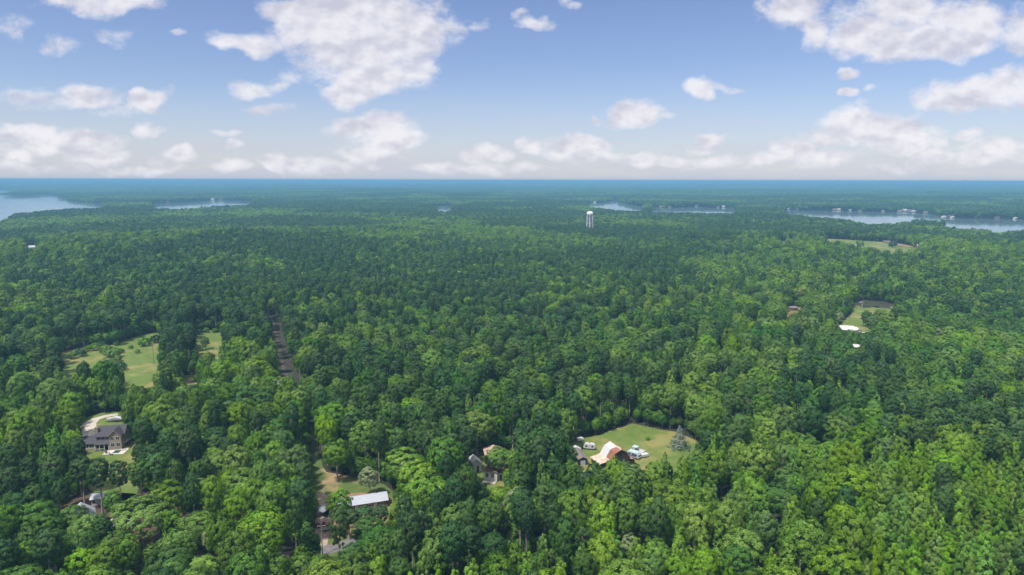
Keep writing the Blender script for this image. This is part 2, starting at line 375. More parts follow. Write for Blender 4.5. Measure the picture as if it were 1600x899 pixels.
# the ground: one sheet to the horizon
def build_ground():
    rad = np.concatenate([[0.0], np.geomspace(40, 1500, 60), np.geomspace(1550, 12000, 150), np.geomspace(12500, 52000, 60)])
    na = 360; ang = np.linspace(0, 2 * np.pi, na, endpoint=False)
    A, Rr = np.meshgrid(ang, rad[1:]); x = (Rr * np.cos(A)).ravel(); y = (Rr * np.sin(A)).ravel(); z = ground_z(x, y)
    V = np.concatenate([[[0, 0, 0]], np.stack([x, y, z], 1)])
    nr = len(rad) - 1; i = np.arange(nr - 1)[:, None] * na + 1; j = np.arange(na)[None, :]; j2 = (j + 1) % na
    F = np.stack([(i + j).ravel(), (i + na + j).ravel(), (i + na + j2).ravel(), (i + j2).ravel()], 1)
    me = mesh_np('ground', V, F, [floor_mat])
    o = link('ground', me); tag(o, kind='structure')
    V2 = V[:na + 1]; F2 = np.stack([np.zeros(na, int), 1 + np.arange(na), 1 + (np.arange(na) + 1) % na], 1)
    me2 = mesh_np('ground', V2, F2, [floor_mat]); bm = bmesh.new(); bm.from_mesh(me); bm.from_mesh(me2)
    bmesh.ops.remove_doubles(bm, verts=bm.verts[:], dist=0.001); bmesh.ops.recalc_face_normals(bm, faces=bm.faces[:]); bm.to_mesh(me); bm.free()
build_ground()
def sheet(name, P, mat, z=0.05, follow=False):
    me = bpy.data.meshes.new(name)
    bm = bmesh.new(); vs = [bm.verts.new((p[0], p[1], z)) for p in P]; f = bm.faces.new(vs)
    if f.normal.z < 0: f.normal_flip()
    bmesh.ops.triangulate(bm, faces=bm.faces[:])
    if follow:
        for _ in range(4): bmesh.ops.subdivide_edges(bm, edges=[e for e in bm.edges if e.calc_length() > 12], cuts=1, use_grid_fill=True)
        co = np.array([v.co[:] for v in bm.verts]); zz = ground_z(co[:, 0], co[:, 1])
        for v, q in zip(bm.verts, zz): v.co.z = q + z
    bm.normal_update(); bm.to_mesh(me); bm.free(); me.materials.append(mat)
    return tag(link(name, me), kind='structure')
def rough_edge(P, amp, step, seed):
    """break a drawn outline into an uneven natural one"""
    rs = np.random.RandomState(seed); out = []
    for i in range(len(P)):
        a, b = P[i], P[(i + 1) % len(P)]; n = max(1, int(np.linalg.norm(b - a) / step)); nn = np.array([-(b - a)[1], (b - a)[0]]) / max(np.linalg.norm(b - a), 1e-6)
        for k in range(n):
            t = k / n; q = a + (b - a) * t
            out.append(q if k == 0 else q + nn * rs.uniform(-amp, amp))
    return np.array(out)
for k, P in LAKES.items():
    P2 = rough_edge(P, 7, 60, hash(k) % 1 + len(k)); LAKES[k] = P2
    o = sheet(k, P2, water_mat, 0.05)
for k, m, zz in (('meadow_west', grass_mat, .05), ('meadow_small', grass_mat, .05), ('meadow_gap', grass_mat, .05), ('meadow_barn', grass_mat, .05),
                 ('yard_metal_building', yard_mat, .05), ('yard_brick_house', grass_mat, .05), ('yard_west_house', litter_mat, .05),
                 ('yard_white_houses', grass_mat, .05), ('yard_white_roof_house', grass_mat, .05), ('power_line_cut', cut_mat, .07)):
    sheet(k, rough_edge(CLEAR[k], 0.8, 6, len(k)), m, zz)
sheet('field_far', CLEAR['field_far'], grass_mat, .5, True)
sheet('glade_west', CLEAR['glade_west'], sand_mat, .5, True)
sheet('glade_east', CLEAR['glade_east'], sand_mat, .12)
def road(name, pts, w, mat, z):
    P, L, Rr = strip(pts, w); n = len(L)
    V = [(p[0], p[1], z) for p in L] + [(p[0], p[1], z) for p in Rr]
    me = bpy.data.meshes.new(name); me.from_pydata(V, [], [(i, i + 1, n + i + 1, n + i) for i in range(n - 1)]); me.materials.append(mat)
    o = link(name, me); bm = bmesh.new(); bm.from_mesh(me)
    for f in bm.faces:
        f.normal_update()
        if f.normal.z < 0: f.normal_flip()
    bm.to_mesh(me); bm.free(); return tag(o, kind='structure')
road('dirt_track', [(424.5, 497), (428, 512), (434, 540), (442, 572), (453, 604)], 2.4, varied('track_dirt', (0.055, 0.042, 0.037), (0.042, 0.032, 0.027), 0.3, 0.95), 0.12)
road('country_road', [(400, 876), (440, 871), (500, 862), (530, 855), (560, 845)], 5.4, asphalt_mat, 0.10)
road('gravel_driveway', [(184, 648), (166, 650.5), (150, 655), (140, 662), (135, 670), (134, 677), (140, 682)], [3.4, 3.6, 4.2, 5.5, 7.5, 9, 8], gravel_mat, 0.10)
road('dirt_driveway', [(500, 862), (503, 835), (506, 815), (508, 800), (506, 785), (500, 770)], [3.5, 4.5, 5.5, 5, 4, 3], varied('driveway_earth', (0.286, 0.207, 0.150), (0.214, 0.171, 0.136), 0.4, 0.95), 0.09)
road('concrete_driveway', [(1336, 470), (1350, 471.5), (1368, 474), (1388, 478), (1404, 483), (1420, 488)], [5, 5, 5, 5, 5, 5], concrete_mat, 0.10)
road('concrete_path', [(1340, 521), (1352, 520), (1366, 520.5)], [3, 3, 3], concrete_mat, 0.10)
sheet('bare_patch', rough_edge(poly([(176, 568), (186, 567), (188, 574), (183, 582), (177, 580)]), .8, 4, 7), sand_mat, .10)
sheet('bare_earth_patch', rough_edge(poly([(500, 776), (516, 770), (560, 770), (600, 770), (614, 782), (612, 826), (580, 838), (530, 842), (500, 840), (497, 800), (498, 786)]), 1.5, 4, 9), sand_mat, .075)
sheet('field_worn_strip', rough_edge(poly([(1380, 379), (1402, 382), (1428, 388), (1420, 389.5), (1395, 384.5)]), 3, 25, 4), sand_mat, 1.4, True)

# ------------------------------------------------------------------ leaves and bark
def leaf_mat(name, color, trans=0.22, spread=0.055, hue=0.012, tip=None):
    m = bpy.data.materials.new(name); m.use_nodes = True; N = NT(m.node_tree); b = N.n['Principled BSDF']
    oi = N.new('ShaderNodeObjectInfo'); at = N.new('ShaderNodeAttribute', attribute_name='lf')
    lf = at.outputs['Fac']; rnd = oi.outputs['Random']
    base = col4(color)
    if tip: base = N.mix(N.ramp(lf, 0.55, 1.0), col4(color), col4(tip))
    hs = N.new('ShaderNodeHueSaturation')
    N.put(hs.inputs['Hue'], N.math('MULTIPLY_ADD', rnd, hue * 2, 0.5 - hue))
    r2 = N.math('FRACT', N.math('MULTIPLY', rnd, 57.31))
    N.put(hs.inputs['Saturation'], N.math('MULTIPLY_ADD', r2, 0.2, 0.97))
    val = N.math('MULTIPLY', N.math('MULTIPLY_ADD', lf, 0.42, 0.79), N.math('MULTIPLY_ADD', N.math('FRACT', N.math('MULTIPLY', rnd, 131.7)), 0.42, 0.78))
    N.put(hs.inputs['Value'], val); N.put(hs.inputs['Color'], base)
    N.put(b.inputs['Base Color'], hs.outputs[0]); b.inputs['Roughness'].default_value = 0.55; b.inputs['Specular IOR Level'].default_value = 0.12
    tr = N.new('ShaderNodeBsdfTranslucent'); N.put(tr.inputs[0], N.mix(1.0, hs.outputs[0], (1.15, 1.25, 0.55, 1), 'MULTIPLY'))
    ms = N.new('ShaderNodeMixShader'); ms.inputs[0].default_value = trans
    N.l.new(b.outputs[0], ms.inputs[1]); N.l.new(tr.outputs[0], ms.inputs[2])
    N.l.new(ms.outputs[0], N.n['Material Output'].inputs[0])
    return m
LEAF = {
    'pine_dark': leaf_mat('pine_needles_dark', (0.0324, 0.0721, 0.0232), 0.1, tip=(0.0508, 0.0977, 0.0250)),
    'pine_mid': leaf_mat('pine_needles', (0.0488, 0.0996, 0.0250), 0.12, tip=(0.0676, 0.1217, 0.0278)),
    'pine_pale': leaf_mat('pine_needles_pale', (0.0639, 0.1181, 0.0306), 0.12, tip=(0.0864, 0.1438, 0.0376)),
    'oak_deep': leaf_mat('leaves_deep_green', (0.0497, 0.1102, 0.0224), 0.2, tip=(0.0734, 0.1420, 0.0272)),
    'oak_mid': leaf_mat('leaves_mid_green', (0.0756, 0.1505, 0.0256), 0.22, tip=(0.1242, 0.1993, 0.0336)),
    'oak_olive': leaf_mat('leaves_olive', (0.0929, 0.1675, 0.0288), 0.22, tip=(0.1890, 0.2491, 0.0544)),
    'oak_bright': leaf_mat('leaves_bright', (0.1123, 0.1993, 0.0272), 0.26, tip=(0.1674, 0.2650, 0.0352)),
    'pop_mid': leaf_mat('leaves_poplar', (0.0950, 0.1929, 0.0288), 0.26, tip=(0.1426, 0.2544, 0.0352)),
    'pop_lime': leaf_mat('leaves_lime', (0.122, 0.220, 0.030), 0.3, tip=(0.185, 0.300, 0.040)),
    'pop_soft': leaf_mat('leaves_soft_green', (0.0994, 0.1887, 0.0352), 0.26, tip=(0.1382, 0.2353, 0.0464)),
    'cedar': leaf_mat('cedar_sprays', (0.024, 0.064, 0.023), 0.08),
    'spruce': leaf_mat('blue_spruce_needles', (0.135, 0.175, 0.155), 0.12, tip=(0.21, 0.25, 0.23)),
    'grey': leaf_mat('leaves_grey_green', (0.142, 0.185, 0.081), 0.18, tip=(0.165, 0.187, 0.120)),
    'dead': leaf_mat('dry_twigs', (0.171, 0.143, 0.105), 0.05),
}
bark_grey = varied('bark_grey', (0.20, 0.17, 0.145), (0.29, 0.25, 0.22), 1.5, 0.95, stretch=(3, 3, .6))
bark_brown = varied('bark_brown', (0.11, 0.085, 0.065), (0.17, 0.135, 0.105), 1.5, 0.95, stretch=(3, 3, .6))

def unit(v): return v / np.maximum(np.linalg.norm(v, axis=-1, keepdims=True), 1e-9)
def sph(rs, n, zmin=-1.0):
    z = rs.uniform(zmin, 1, n); a = rs.uniform(0, 2 * np.pi, n); r = np.sqrt(1 - z * z)
    return np.stack([r * np.cos(a), r * np.sin(a), z], 1)
def fib(n, zmin, rs, jit=0.25):
    i = np.arange(n) + 0.5; z = 1 - (1 - zmin) * i / n; a = i * 2.39996 + rs.uniform(0, 6.28); r = np.sqrt(np.maximum(0, 1 - z * z))
    return unit(np.stack([r * np.cos(a), r * np.sin(a), z], 1) + rs.normal(0, jit, (n, 3)))
SHAPE = {'pine': dict(H=20.0, R=3.35), 'oak': dict(H=17.0, R=5.5), 'poplar': dict(H=15.5, R=3.0), 'cedar': dict(H=9.0, R=2.2),
         'spruce': dict(H=10.5, R=3.2), 'shrub': dict(H=2.6, R=1.7), 'dead': dict(H=15.0, R=3.4), 'round': dict(H=14.0, R=3.8)}
NCL = {'oak': (150, 60, 20, 7), 'round': (120, 48, 16, 6), 'pine': (120, 46, 15, 6), 'poplar': (90, 40, 13, 5), 'cedar': (80, 36, 12, 5), 'spruce': (130, 40, 12, 5), 'shrub': (30, 16, 8, 4), 'dead': (60, 30, 12, 5)}
NLF = {  # leaves per clump, half length, width ratio by level of detail
    'oak': [(78, .225, .75), (42, .40, .8), (20, .95, .85), (7, 2.0, .9)], 'round': [(68, .20, .75), (40, .33, .8), (20, .75, .85), (7, 1.5, .9)],
    'poplar': [(72, .19, .75), (38, .30, .8), (20, .66, .85), (7, 1.3, .9)], 'pine': [(90, .225, .45), (50, .34, .55), (22, .74, .75), (7, 1.5, .9)],
    'cedar': [(40, .22, .5), (22, .38, .6), (20, .6, .7), (9, 1.2, .8)], 'spruce': [(34, .22, .35), (22, .4, .5), (22, .7, .6), (9, 1.2, .8)],
    'shrub': [(34, .20, .7), (18, .4, .8), (18, .4, .8), (9, .8, .8)], 'dead': [(7, .36, .16), (8, .5, .2), (8, .5, .2), (8, .6, .2)]}
def bumps(d, rs, n, amp):
    """low lobes on a crown: big rounded swellings with clefts between"""
    c = unit(rs.normal(0, 1, (n, 3)) + [0, 0, .4]); k = (d @ c.T).max(1)
    return 1 - amp * 1.9 + amp * 2.4 * np.clip((k - .45) / .55, 0, 1) ** .7
def crown_points(kind, rs, n, lod):
    """clump centres and outward directions over the crown's skin"""
    H, Rr = SHAPE[kind]['H'], SHAPE[kind]['R']
    if kind in ('oak', 'round', 'pine', 'dead', 'shrub'):
        zmin = {'oak': -.55, 'round': -.6, 'pine': -.75, 'dead': -.6, 'shrub': -.4}[kind]
        az_ = {'oak': .36, 'round': .40, 'pine': .27, 'dead': .30, 'shrub': .5}[kind] * H
        ax = np.array([Rr, Rr, az_]); c = np.array([0, 0, H - az_])
        d = fib(n, zmin, rs, .10 if lod < 2 else .16); b = bumps(d, rs, {'oak': 11, 'round': 8, 'pine': 9}.get(kind, 6), {'oak': .17, 'round': .14, 'pine': .13}.get(kind, .2))
        if kind == 'pine': b *= 1 - .12 * np.abs(d[:, 2])
        f = b * rs.uniform(.84, 1.06, n)
        inner = rs.uniform(size=n) < .12; f[inner] *= .7
        p = c + d * ax * f[:, None] * .90; o = unit(d / ax * Rr)
        r = Rr * {'oak': .145, 'round': .165, 'pine': .165, 'dead': .15, 'shrub': .3}[kind] * rs.uniform(.75, 1.35, n)
        if kind == 'pine' and lod < 2:
            k = max(4, n // 14); q = rs.randint(0, n, k); p[q] = np.array([0, 0, H * .50]) + np.stack([np.cos(q * 2.4), np.sin(q * 2.4), rs.uniform(-.1, 1, k) * 2], 1) * Rr * rs.uniform(.35, .75, (k, 1)) * [1, 1, .5]; r[q] *= .8
        core = c
    else:
        t = (np.arange(n) + .5) / n; t = 1 - (1 - t) ** (.62 if kind == 'poplar' else .55); a = np.arange(n) * 2.39996 + rs.uniform(0, 6.28)
        if kind == 'poplar':
            prof = np.clip(1.0 - t, 0, 1) ** .50 * np.clip(.6 + t * 2.6, 0, 1) * (1 - .16 * np.cos(t * 17 + rs.uniform(0, 6))); z0, z1 = .16, 1.0
            prof *= .82 + .26 * np.sin(a * 3 + rs.uniform(0, 6)) * np.clip(1.2 - t, 0, 1) * (lod < 2)
        else: prof = (1.0 - t) ** (.72 if kind == 'cedar' else 1.0) ; z0, z1 = .06, 1.0; prof = prof * (1 + (.20 * np.sin(t * 34) if kind == 'spruce' else 0))
        rad = Rr * prof * rs.uniform(.62 if kind == 'poplar' else .78, 1.12, n) * .92; a = a + rs.normal(0, .5, n)
        p = np.stack([rad * np.cos(a), rad * np.sin(a), H * (z0 + (z1 - z0) * t) - .35 + (rs.normal(0, .6, n) * (1 - t) if kind == 'poplar' else 0)], 1)
        up = .55 if kind == 'poplar' else .35
        o = unit(np.stack([np.cos(a), np.sin(a), up + 1.6 * t ** 3], 1)); r = Rr * (.24 - .11 * t) * rs.uniform(.75, 1.3, n) * (.72 if kind == 'spruce' else 1)
    return p, o, r
def crown_arrays(kind, seed, lod):
    rs = np.random.RandomState(seed)
    cc, co, cr = crown_points(kind, rs, NCL[kind][lod], lod)
    if lod >= 2: cr = cr * (1.9 if lod == 2 else 2.8)
    elif lod == 1: cr = cr * 1.35
    nl, hs, asp = NLF[kind][lod]; n = len(cc) * nl
    idx = np.repeat(np.arange(len(cc)), nl)
    d = unit(sph(rs, n) + co[idx] * 0.8); rad = cr[idx, None] * rs.uniform(.45, 1.15, (n, 1))
    st = np.array([1, 1, 1.35]) if kind == 'poplar' else np.array([1, 1, .9])
    p = cc[idx] + d * rad * st
    jit = 0.42 if kind in ('pine', 'spruce', 'cedar', 'dead') else 0.36
    nn = unit(d * 0.55 + co[idx] * 0.95 + rs.normal(0, jit, (n, 3)))
    a = unit(np.cross(nn, rs.normal(0, 1, (n, 3)))); b = np.cross(nn, a)
    s = hs * rs.uniform(.65, 1.3, (n, 1)); w = s * asp
    V = np.stack([p + a * s, p + b * w + a * s * .1, p - a * s * .85, p - b * w * .9], 1).reshape(-1, 3)
    F = np.arange(4 * n).reshape(n, 4)
    cl = rs.uniform(0, 1, len(cc))[idx]
    lf = np.clip(0.45 * cl + 0.55 * rs.uniform(0, 1, n), 0, 1)
    q = rs.permutation(len(cc))[:24]; core = np.array([0, 0, cc[:, 2].mean()])
    return V, F, lf, core + (cc[q] - core) * .82, cr[q]
def trunk_arrays(kind, seed, lc, lr, lod):
    """tapered trunk with limbs up into the crown's lobes"""
    rs = np.random.RandomState(seed + 99); H = SHAPE[kind]['H']; mb = MB()
    r = {'pine': .27, 'oak': .36, 'round': .24, 'poplar': .19, 'cedar': .16, 'spruce': .17, 'shrub': .08, 'dead': .22}[kind]
    ns = 8 if lod == 0 else 4; k = 6 if lod == 0 else 2
    top = {'pine': .93, 'oak': .72, 'round': .75, 'poplar': .95, 'cedar': .9, 'spruce': .93, 'shrub': .5, 'dead': .96}[kind] * H
    pts = [np.array([0, 0, -0.3])]
    for i in range(1, k + 1):
        z = top * i / k; pts.append(np.array([math.sin(i * 1.7 + seed) * .02 * z, math.cos(i * 1.3 + seed) * .02 * z, z]))
    for i in range(k): mb.tube(pts[i], pts[i + 1], r * (1.25 if i == 0 else 1 - .82 * i / k), r * (1 - .82 * (i + 1) / k), ns)
    if lod == 0:
        for j in range(min(len(lc), 14)):
            q = lc[j]; zb = min(q[2] - .6, top * .95); zb = max(zb * (.72 if kind != 'pine' else .93), H * .12)
            f = zb / top; ii = min(int(f * k), k - 1); base = pts[ii] + (pts[ii + 1] - pts[ii]) * (f * k - ii) if f < 1 else pts[-1]
            mid = base * .45 + q * .55 + np.array([0, 0, -.12 * np.linalg.norm(q - base)]) * (1 if kind != 'pine' else -.3)
            rr = r * max(.12, .42 * (1 - .6 * f)); mb.tube(base, mid, rr, rr * .6, 5); mb.tube(mid, q, rr * .6, rr * .2, 5)
        if kind == 'dead':
            for j in range(40):
                q = lc[rs.randint(len(lc))]; e = q + rs.normal(0, 1, 3) * [1, 1, .8]; mb.tube(q, e, .05, .02, 3)
    return np.array([tuple(v) for v in mb.v]), mb.f

TREE = {}   # (kind, variant) -> meshes
NVAR = {'pine': 5, 'oak': 5, 'round': 3, 'poplar': 5, 'cedar': 3, 'spruce': 1, 'shrub': 3, 'dead': 2}
def bark_of(kind): return bark_grey if kind in ('pine', 'dead', 'oak') else bark_brown
def make_tree_meshes():
    for kind, nv in NVAR.items():
        for v in range(nv):
            V, F, lf, lc, lr = crown_arrays(kind, 100 + v * 7 + len(kind), 0)
            tv, tf = trunk_arrays(kind, v, lc, lr, 0)
            me = bpy.data.meshes.new('trunk'); me.from_pydata([tuple(p) for p in tv], [], tf); me.materials.append(bark_of(kind))
            TREE[kind, v] = (V, F, lf, me)
make_tree_meshes()
TINTS = {'pine': ['pine_dark', 'pine_mid', 'pine_pale'], 'oak': ['oak_deep', 'oak_mid', 'oak_olive', 'oak_bright'], 'round': ['oak_deep', 'oak_mid', 'oak_bright', 'grey'],
         'poplar': ['pop_mid', 'pop_lime', 'pop_soft'], 'cedar': ['cedar'], 'spruce': ['spruce'], 'shrub': ['oak_mid', 'cedar'], 'dead': ['dead', 'grey']}
CROWN = {}
def crown_me(kind, v, tint):
    if (kind, v, tint) not in CROWN:
        V, F, lf, _ = TREE[kind, v]; CROWN[kind, v, tint] = mesh_np('crown', V, F, [LEAF[tint]], lf=lf)
    return CROWN[kind, v, tint]

# prototypes for the mass of the forest: crown and trunk in one mesh, kept out of the scene, set out on points by geometry nodes
protos = []; PID = {}
pcol = bpy.data.collections.new('forest_kinds')
def add_proto(key, me):
    o = bpy.data.objects.new('forest_tree.%03d' % len(protos), me); pcol.objects.link(o); PID.setdefault(key, []).append(len(protos)); protos.append(o)
def joined(kind, seed, lod, tint):
    V, F, lf, lc, lr = crown_arrays(kind, seed, lod)
    if lod <= 1:
        tv, tf = trunk_arrays(kind, seed, lc, lr, lod)
        quads = [f for f in tf if len(f) == 4]; TF = np.array(quads) + len(V)
        V = np.concatenate([V, tv]); m = np.concatenate([np.zeros(len(F), int), np.ones(len(TF), int)]); F = np.concatenate([F, TF]); lf = np.concatenate([lf, np.zeros(len(TF)) + .5])
    else: m = np.zeros(len(F), int)
    return mesh_np('forest_tree', V, F, [LEAF[tint], bark_of(kind)], m, lf)
for kind in ('pine', 'oak', 'round', 'poplar', 'cedar', 'dead', 'shrub'):
    for tint in TINTS[kind]:
        for v in range(NVAR[kind]):
            if kind in ('dead',) and v > 0: continue
            add_proto((kind, tint, 0), joined(kind, 100 + v * 7 + len(kind), 0, tint))
        for v in range(3 if kind in ('pine', 'oak', 'poplar') else 1):
            add_proto((kind, tint, 1), joined(kind, 300 + v * 5, 1, tint))
            add_proto((kind, tint, 2), joined(kind, 500 + v * 5, 2, tint))
# patches of far canopy, 150 m square
def patch_mesh(seed, mixw):
    rs = np.random.RandomState(seed); Vs, Fs, Ls, Ms = [], [], [], []; n0 = 0; mats = [LEAF[t] for t in ('pine_dark', 'pine_mid', 'oak_deep', 'oak_mid', 'oak_olive', 'pop_mid', 'pop_lime')]
    kinds = ['pine', 'pine', 'oak', 'oak', 'oak', 'poplar', 'poplar']; cache = {}
    for i in range(-8, 8):
        for j in range(-8, 8):
            x = (i + .5 + rs.uniform(-.45, .45)) * 9.6; y = (j + .5 + rs.uniform(-.45, .45)) * 9.6
            m = rs.choice(7, p=mixw); kd = kinds[m]; key = (kd, rs.randint(3))
            if key not in cache: cache[key] = crown_arrays(kd, 700 + key[1], 3)
            V, F, lf, _, _ = cache[key]; a = rs.uniform(0, 6.28); s = rs.uniform(.9, 1.25) * (1.25 if kd == 'poplar' else 1.0); ca, sa = math.cos(a), math.sin(a)
            W = np.stack([(V[:, 0] * ca - V[:, 1] * sa) * s * (1.2 if kd != 'oak' else 1) + x, (V[:, 0] * sa + V[:, 1] * ca) * s * (1.2 if kd != 'oak' else 1) + y, V[:, 2] * s * (.82 if kd == 'pine' else 1)], 1)
            Vs.append(W); Fs.append(F + n0); n0 += len(W); Ls.append(np.clip(lf + rs.uniform(-.3, .3), 0, 1)); Ms.append(np.full(len(F), m))
    return mesh_np('forest_tree', np.concatenate(Vs), np.concatenate(Fs), mats, np.concatenate(Ms), np.concatenate(Ls))
PM = {'far_pine': [.42, .3, .12, .08, .02, .04, .02], 'far_mix': [.2, .2, .2, .2, .1, .07, .03], 'far_leaf': [.05, .08, .2, .3, .17, .12, .08], 'far_bright': [.02, .05, .08, .25, .2, .2, .2]}
for k, w in PM.items():
    for s in range(3): add_proto((k, '', 3), patch_mesh(900 + s * 3 + len(k), w))

# ------------------------------------------------------------------ forest: what grows where
ZONES = [  # centre x, y, radii in the view; share of pine, oak, poplar; brightness bias
    (1400, 790, 300, 120, .12, .25, .63, .6), (1500, 880, 220, 70, .06, .24, .70, .8), (780, 885, 420, 42, .2, .26, .54, .75), (1080, 800, 200, 70, .14, .44, .42, .9), (1200, 720, 200, 40, .15, .6, .25, .6),
    (1250, 820, 130, 60, .08, .80, .12, .1), (640, 700, 150, 60, .5, .42, .08, -.2), (400, 620, 110, 60, .25, .55, .2, 0.3), (40, 690, 70, 50, .1, .45, .45, .9), (60, 620, 90, 40, .2, .4, .4, .7),
    (180, 750, 190, 45, .80, .17, .03, -.3), (120, 810, 150, 30, .2, .8, 0, .1), (380, 800, 110, 70, .35, .6, .05, -.1), (300, 700, 120, 70, .45, .5, .05, 0), (620, 830, 110, 40, .72, .2, .08, -.2),
    (560, 720, 90, 50, .35, .6, .05, 0), (820, 760, 130, 50, .6, .3, .1, -.2), (750, 600, 260, 60, .70, .24, .06, -.2), (760, 660, 160, 40, .72, .25, .03, -.3), (900, 650, 110, 35, .2, .75, .05, 0), (1060, 640, 90, 30, .1, .9, 0, -.1),
    (1250, 610, 180, 60, .62, .28, .10, -.1), (1500, 660, 140, 40, .6, .25, .15, 0), (1500, 600, 160, 40, .2, .35, .45, .2), (1200, 520, 140, 60, .25, .6, .15, 0), (1500, 520, 130, 34, .05, .9, .05, .1), (1540, 470, 120, 30, .6, .3, .1, -.2),
    (1300, 440, 260, 40, .25, .45, .3, .3), (1060, 500, 160, 60, .42, .4, .18, .1), (980, 440, 120, 30, .6, .3, .1, 0), (850, 500, 200, 40, .5, .34, .16, 0), (650, 540, 120, 40, .42, .4, .18, .1), (560, 500, 110, 40, .4, .5, .1, 0),
    (230, 500, 220, 34, .80, .15, .05, -.3), (330, 470, 160, 26, .85, .1, .05, -.2), (560, 440, 300, 30, .78, .16, .06, -.2), (620, 400, 280, 22, .7, .2, .1, -.1), (150, 440, 170, 32, .35, .42, .23, .1), (100, 470, 100, 30, .4, .35, .25, .2),
    (200, 385, 220, 10, .65, .3, .05, -.2), (100, 372, 110, 8, .1, .9, 0, 0), (420, 370, 200, 14, .55, .35, .1, 0), (180, 350, 180, 9, .15, .75, .1, .1), (380, 335, 120, 5, .0, .2, .8, 1.2), (540, 338, 110, 4, .0, .3, .7, 1.2), (700, 343, 140, 3.5, .0, .3, .7, 1.0), (1290, 349, 120, 4, .0, .4, .6, .9), (440, 355, 110, 5, .6, .3, .1, 0),
    (800, 365, 110, 10, .1, .85, .05, .1), (930, 358, 80, 10, .8, .15, .05, -.3), (700, 348, 130, 6, .3, .4, .3, .5), (760, 385, 200, 12, .7, .25, .05, -.2), (900, 405, 140, 14, .72, .22, .06, -.2), (1050, 385, 120, 18, .8, .15, .05, -.3), (620, 365, 120, 10, .5, .3, .2, .2),
    (1150, 345, 160, 8, .35, .5, .15, .1), (1300, 348, 130, 7, .2, .5, .3, .4), (1180, 375, 100, 14, .3, .5, .2, .2), (1300, 365, 150, 7, .15, .8, .05, -.1), (1500, 365, 130, 12, .3, .5, .2, .1), (1180, 410, 120, 14, .15, .4, .45, .5), (1500, 410, 140, 14, .5, .4, .1, -.1), (1400, 425, 80, 10, .25, .4, .35, .4)]
def species(x, y, rs):
    """kind, tint for arrays of positions"""
    n = len(x); px, py, _ = proj(np.stack([x, y, np.full(n, 16.0)], 1))
    wx = px + 60 * (vnoise(x, y, 60, 21) - .5); wy = py + (vnoise(x, y, 80, 22) - .5) * np.clip((py - 300) * .12, 0, 40)
    P = np.tile([.42, .40, .18, 0.0], (n, 1)); W = np.full(n, .35)
    P *= W[:, None]
    for (cx, cy, rx, ry, a, b, c, br) in ZONES:
        e = ((wx - cx) / rx) ** 2 + ((wy - cy) / ry) ** 2; w = np.clip(1.25 - e, 0, 1) * 2.0
        P += w[:, None] * np.array([a, b, c, br]); W += w
    P /= W[:, None]
    far = sstep(600, 1200, np.hypot(x, y)); big = vnoise(x, y, 260, 71) * .6 + vnoise(x, y * .6, 110, 72) * .4
    P[:, 0] *= 1 + far * (1.9 * (big < .5) - .75 * (big > .56)); P[:, 3] += far * (big - .5) * 2.0
    # stands: patchy noise pushes neighbours towards one kind
    st = vnoise(x, y, 45, 31); P[:, 0] *= 0.35 + 1.3 * st; P[:, 1] *= 0.5 + 1.0 * vnoise(x, y, 35, 32); P[:, 2] *= 0.3 + 1.4 * vnoise(x, y, 30, 33)
    P[:, :3] = np.clip(P[:, :3], 0, None) ** 1.9
    S = P[:, :3] / P[:, :3].sum(1, keepdims=True); u = rs.uniform(0, 1, n)
    k = (u > S[:, 0]).astype(int) + (u > S[:, 0] + S[:, 1]).astype(int)
    br = np.clip(.42 + P[:, 3] * .5 + rs.normal(0, .19, n) + (vnoise(x, y, 42, 41) - .5) * .85, 0, .999)
    kinds = np.empty(n, object); tints = np.empty(n, object); u2 = rs.uniform(0, 1, n)
    for i in range(n):
        if u2[i] < .006: kinds[i] = 'dead'; tints[i] = 'dead' if u2[i] < .004 else 'grey'
        elif k[i] == 0: kinds[i] = 'pine'; tints[i] = TINTS['pine'][int(max(0, br[i] - .12) * 3)]
        elif k[i] == 1:
            kinds[i] = 'oak' if u2[i] < .62 else 'round'; tints[i] = ['oak_deep', 'oak_mid', 'oak_olive', 'oak_bright'][int(br[i] * 4)]
            if kinds[i] == 'round' and tints[i] == 'oak_olive': tints[i] = 'oak_mid'
            if u2[i] > .985: kinds[i] = 'round'; tints[i] = 'grey'
        else: kinds[i] = 'poplar'; tints[i] = ['pop_soft', 'pop_mid', 'pop_lime'][int(br[i] * 3)]
    return kinds, tints

def blocked(pts, margin=0.0):
    r = np.zeros(len(pts), bool)
    for P in list(LAKES.values()) + list(CLEAR.values()):
        r |= inside(P, pts)
        if margin:
            near = (pts[:, 0] > P[:, 0].min() - margin) & (pts[:, 0] < P[:, 0].max() + margin) & (pts[:, 1] > P[:, 1].min() - margin) & (pts[:, 1] < P[:, 1].max() + margin) & ~r
            ii = np.where(near)[0]
            if len(ii): r[ii] |= seg_dist(P, pts[ii]) < margin
    return r
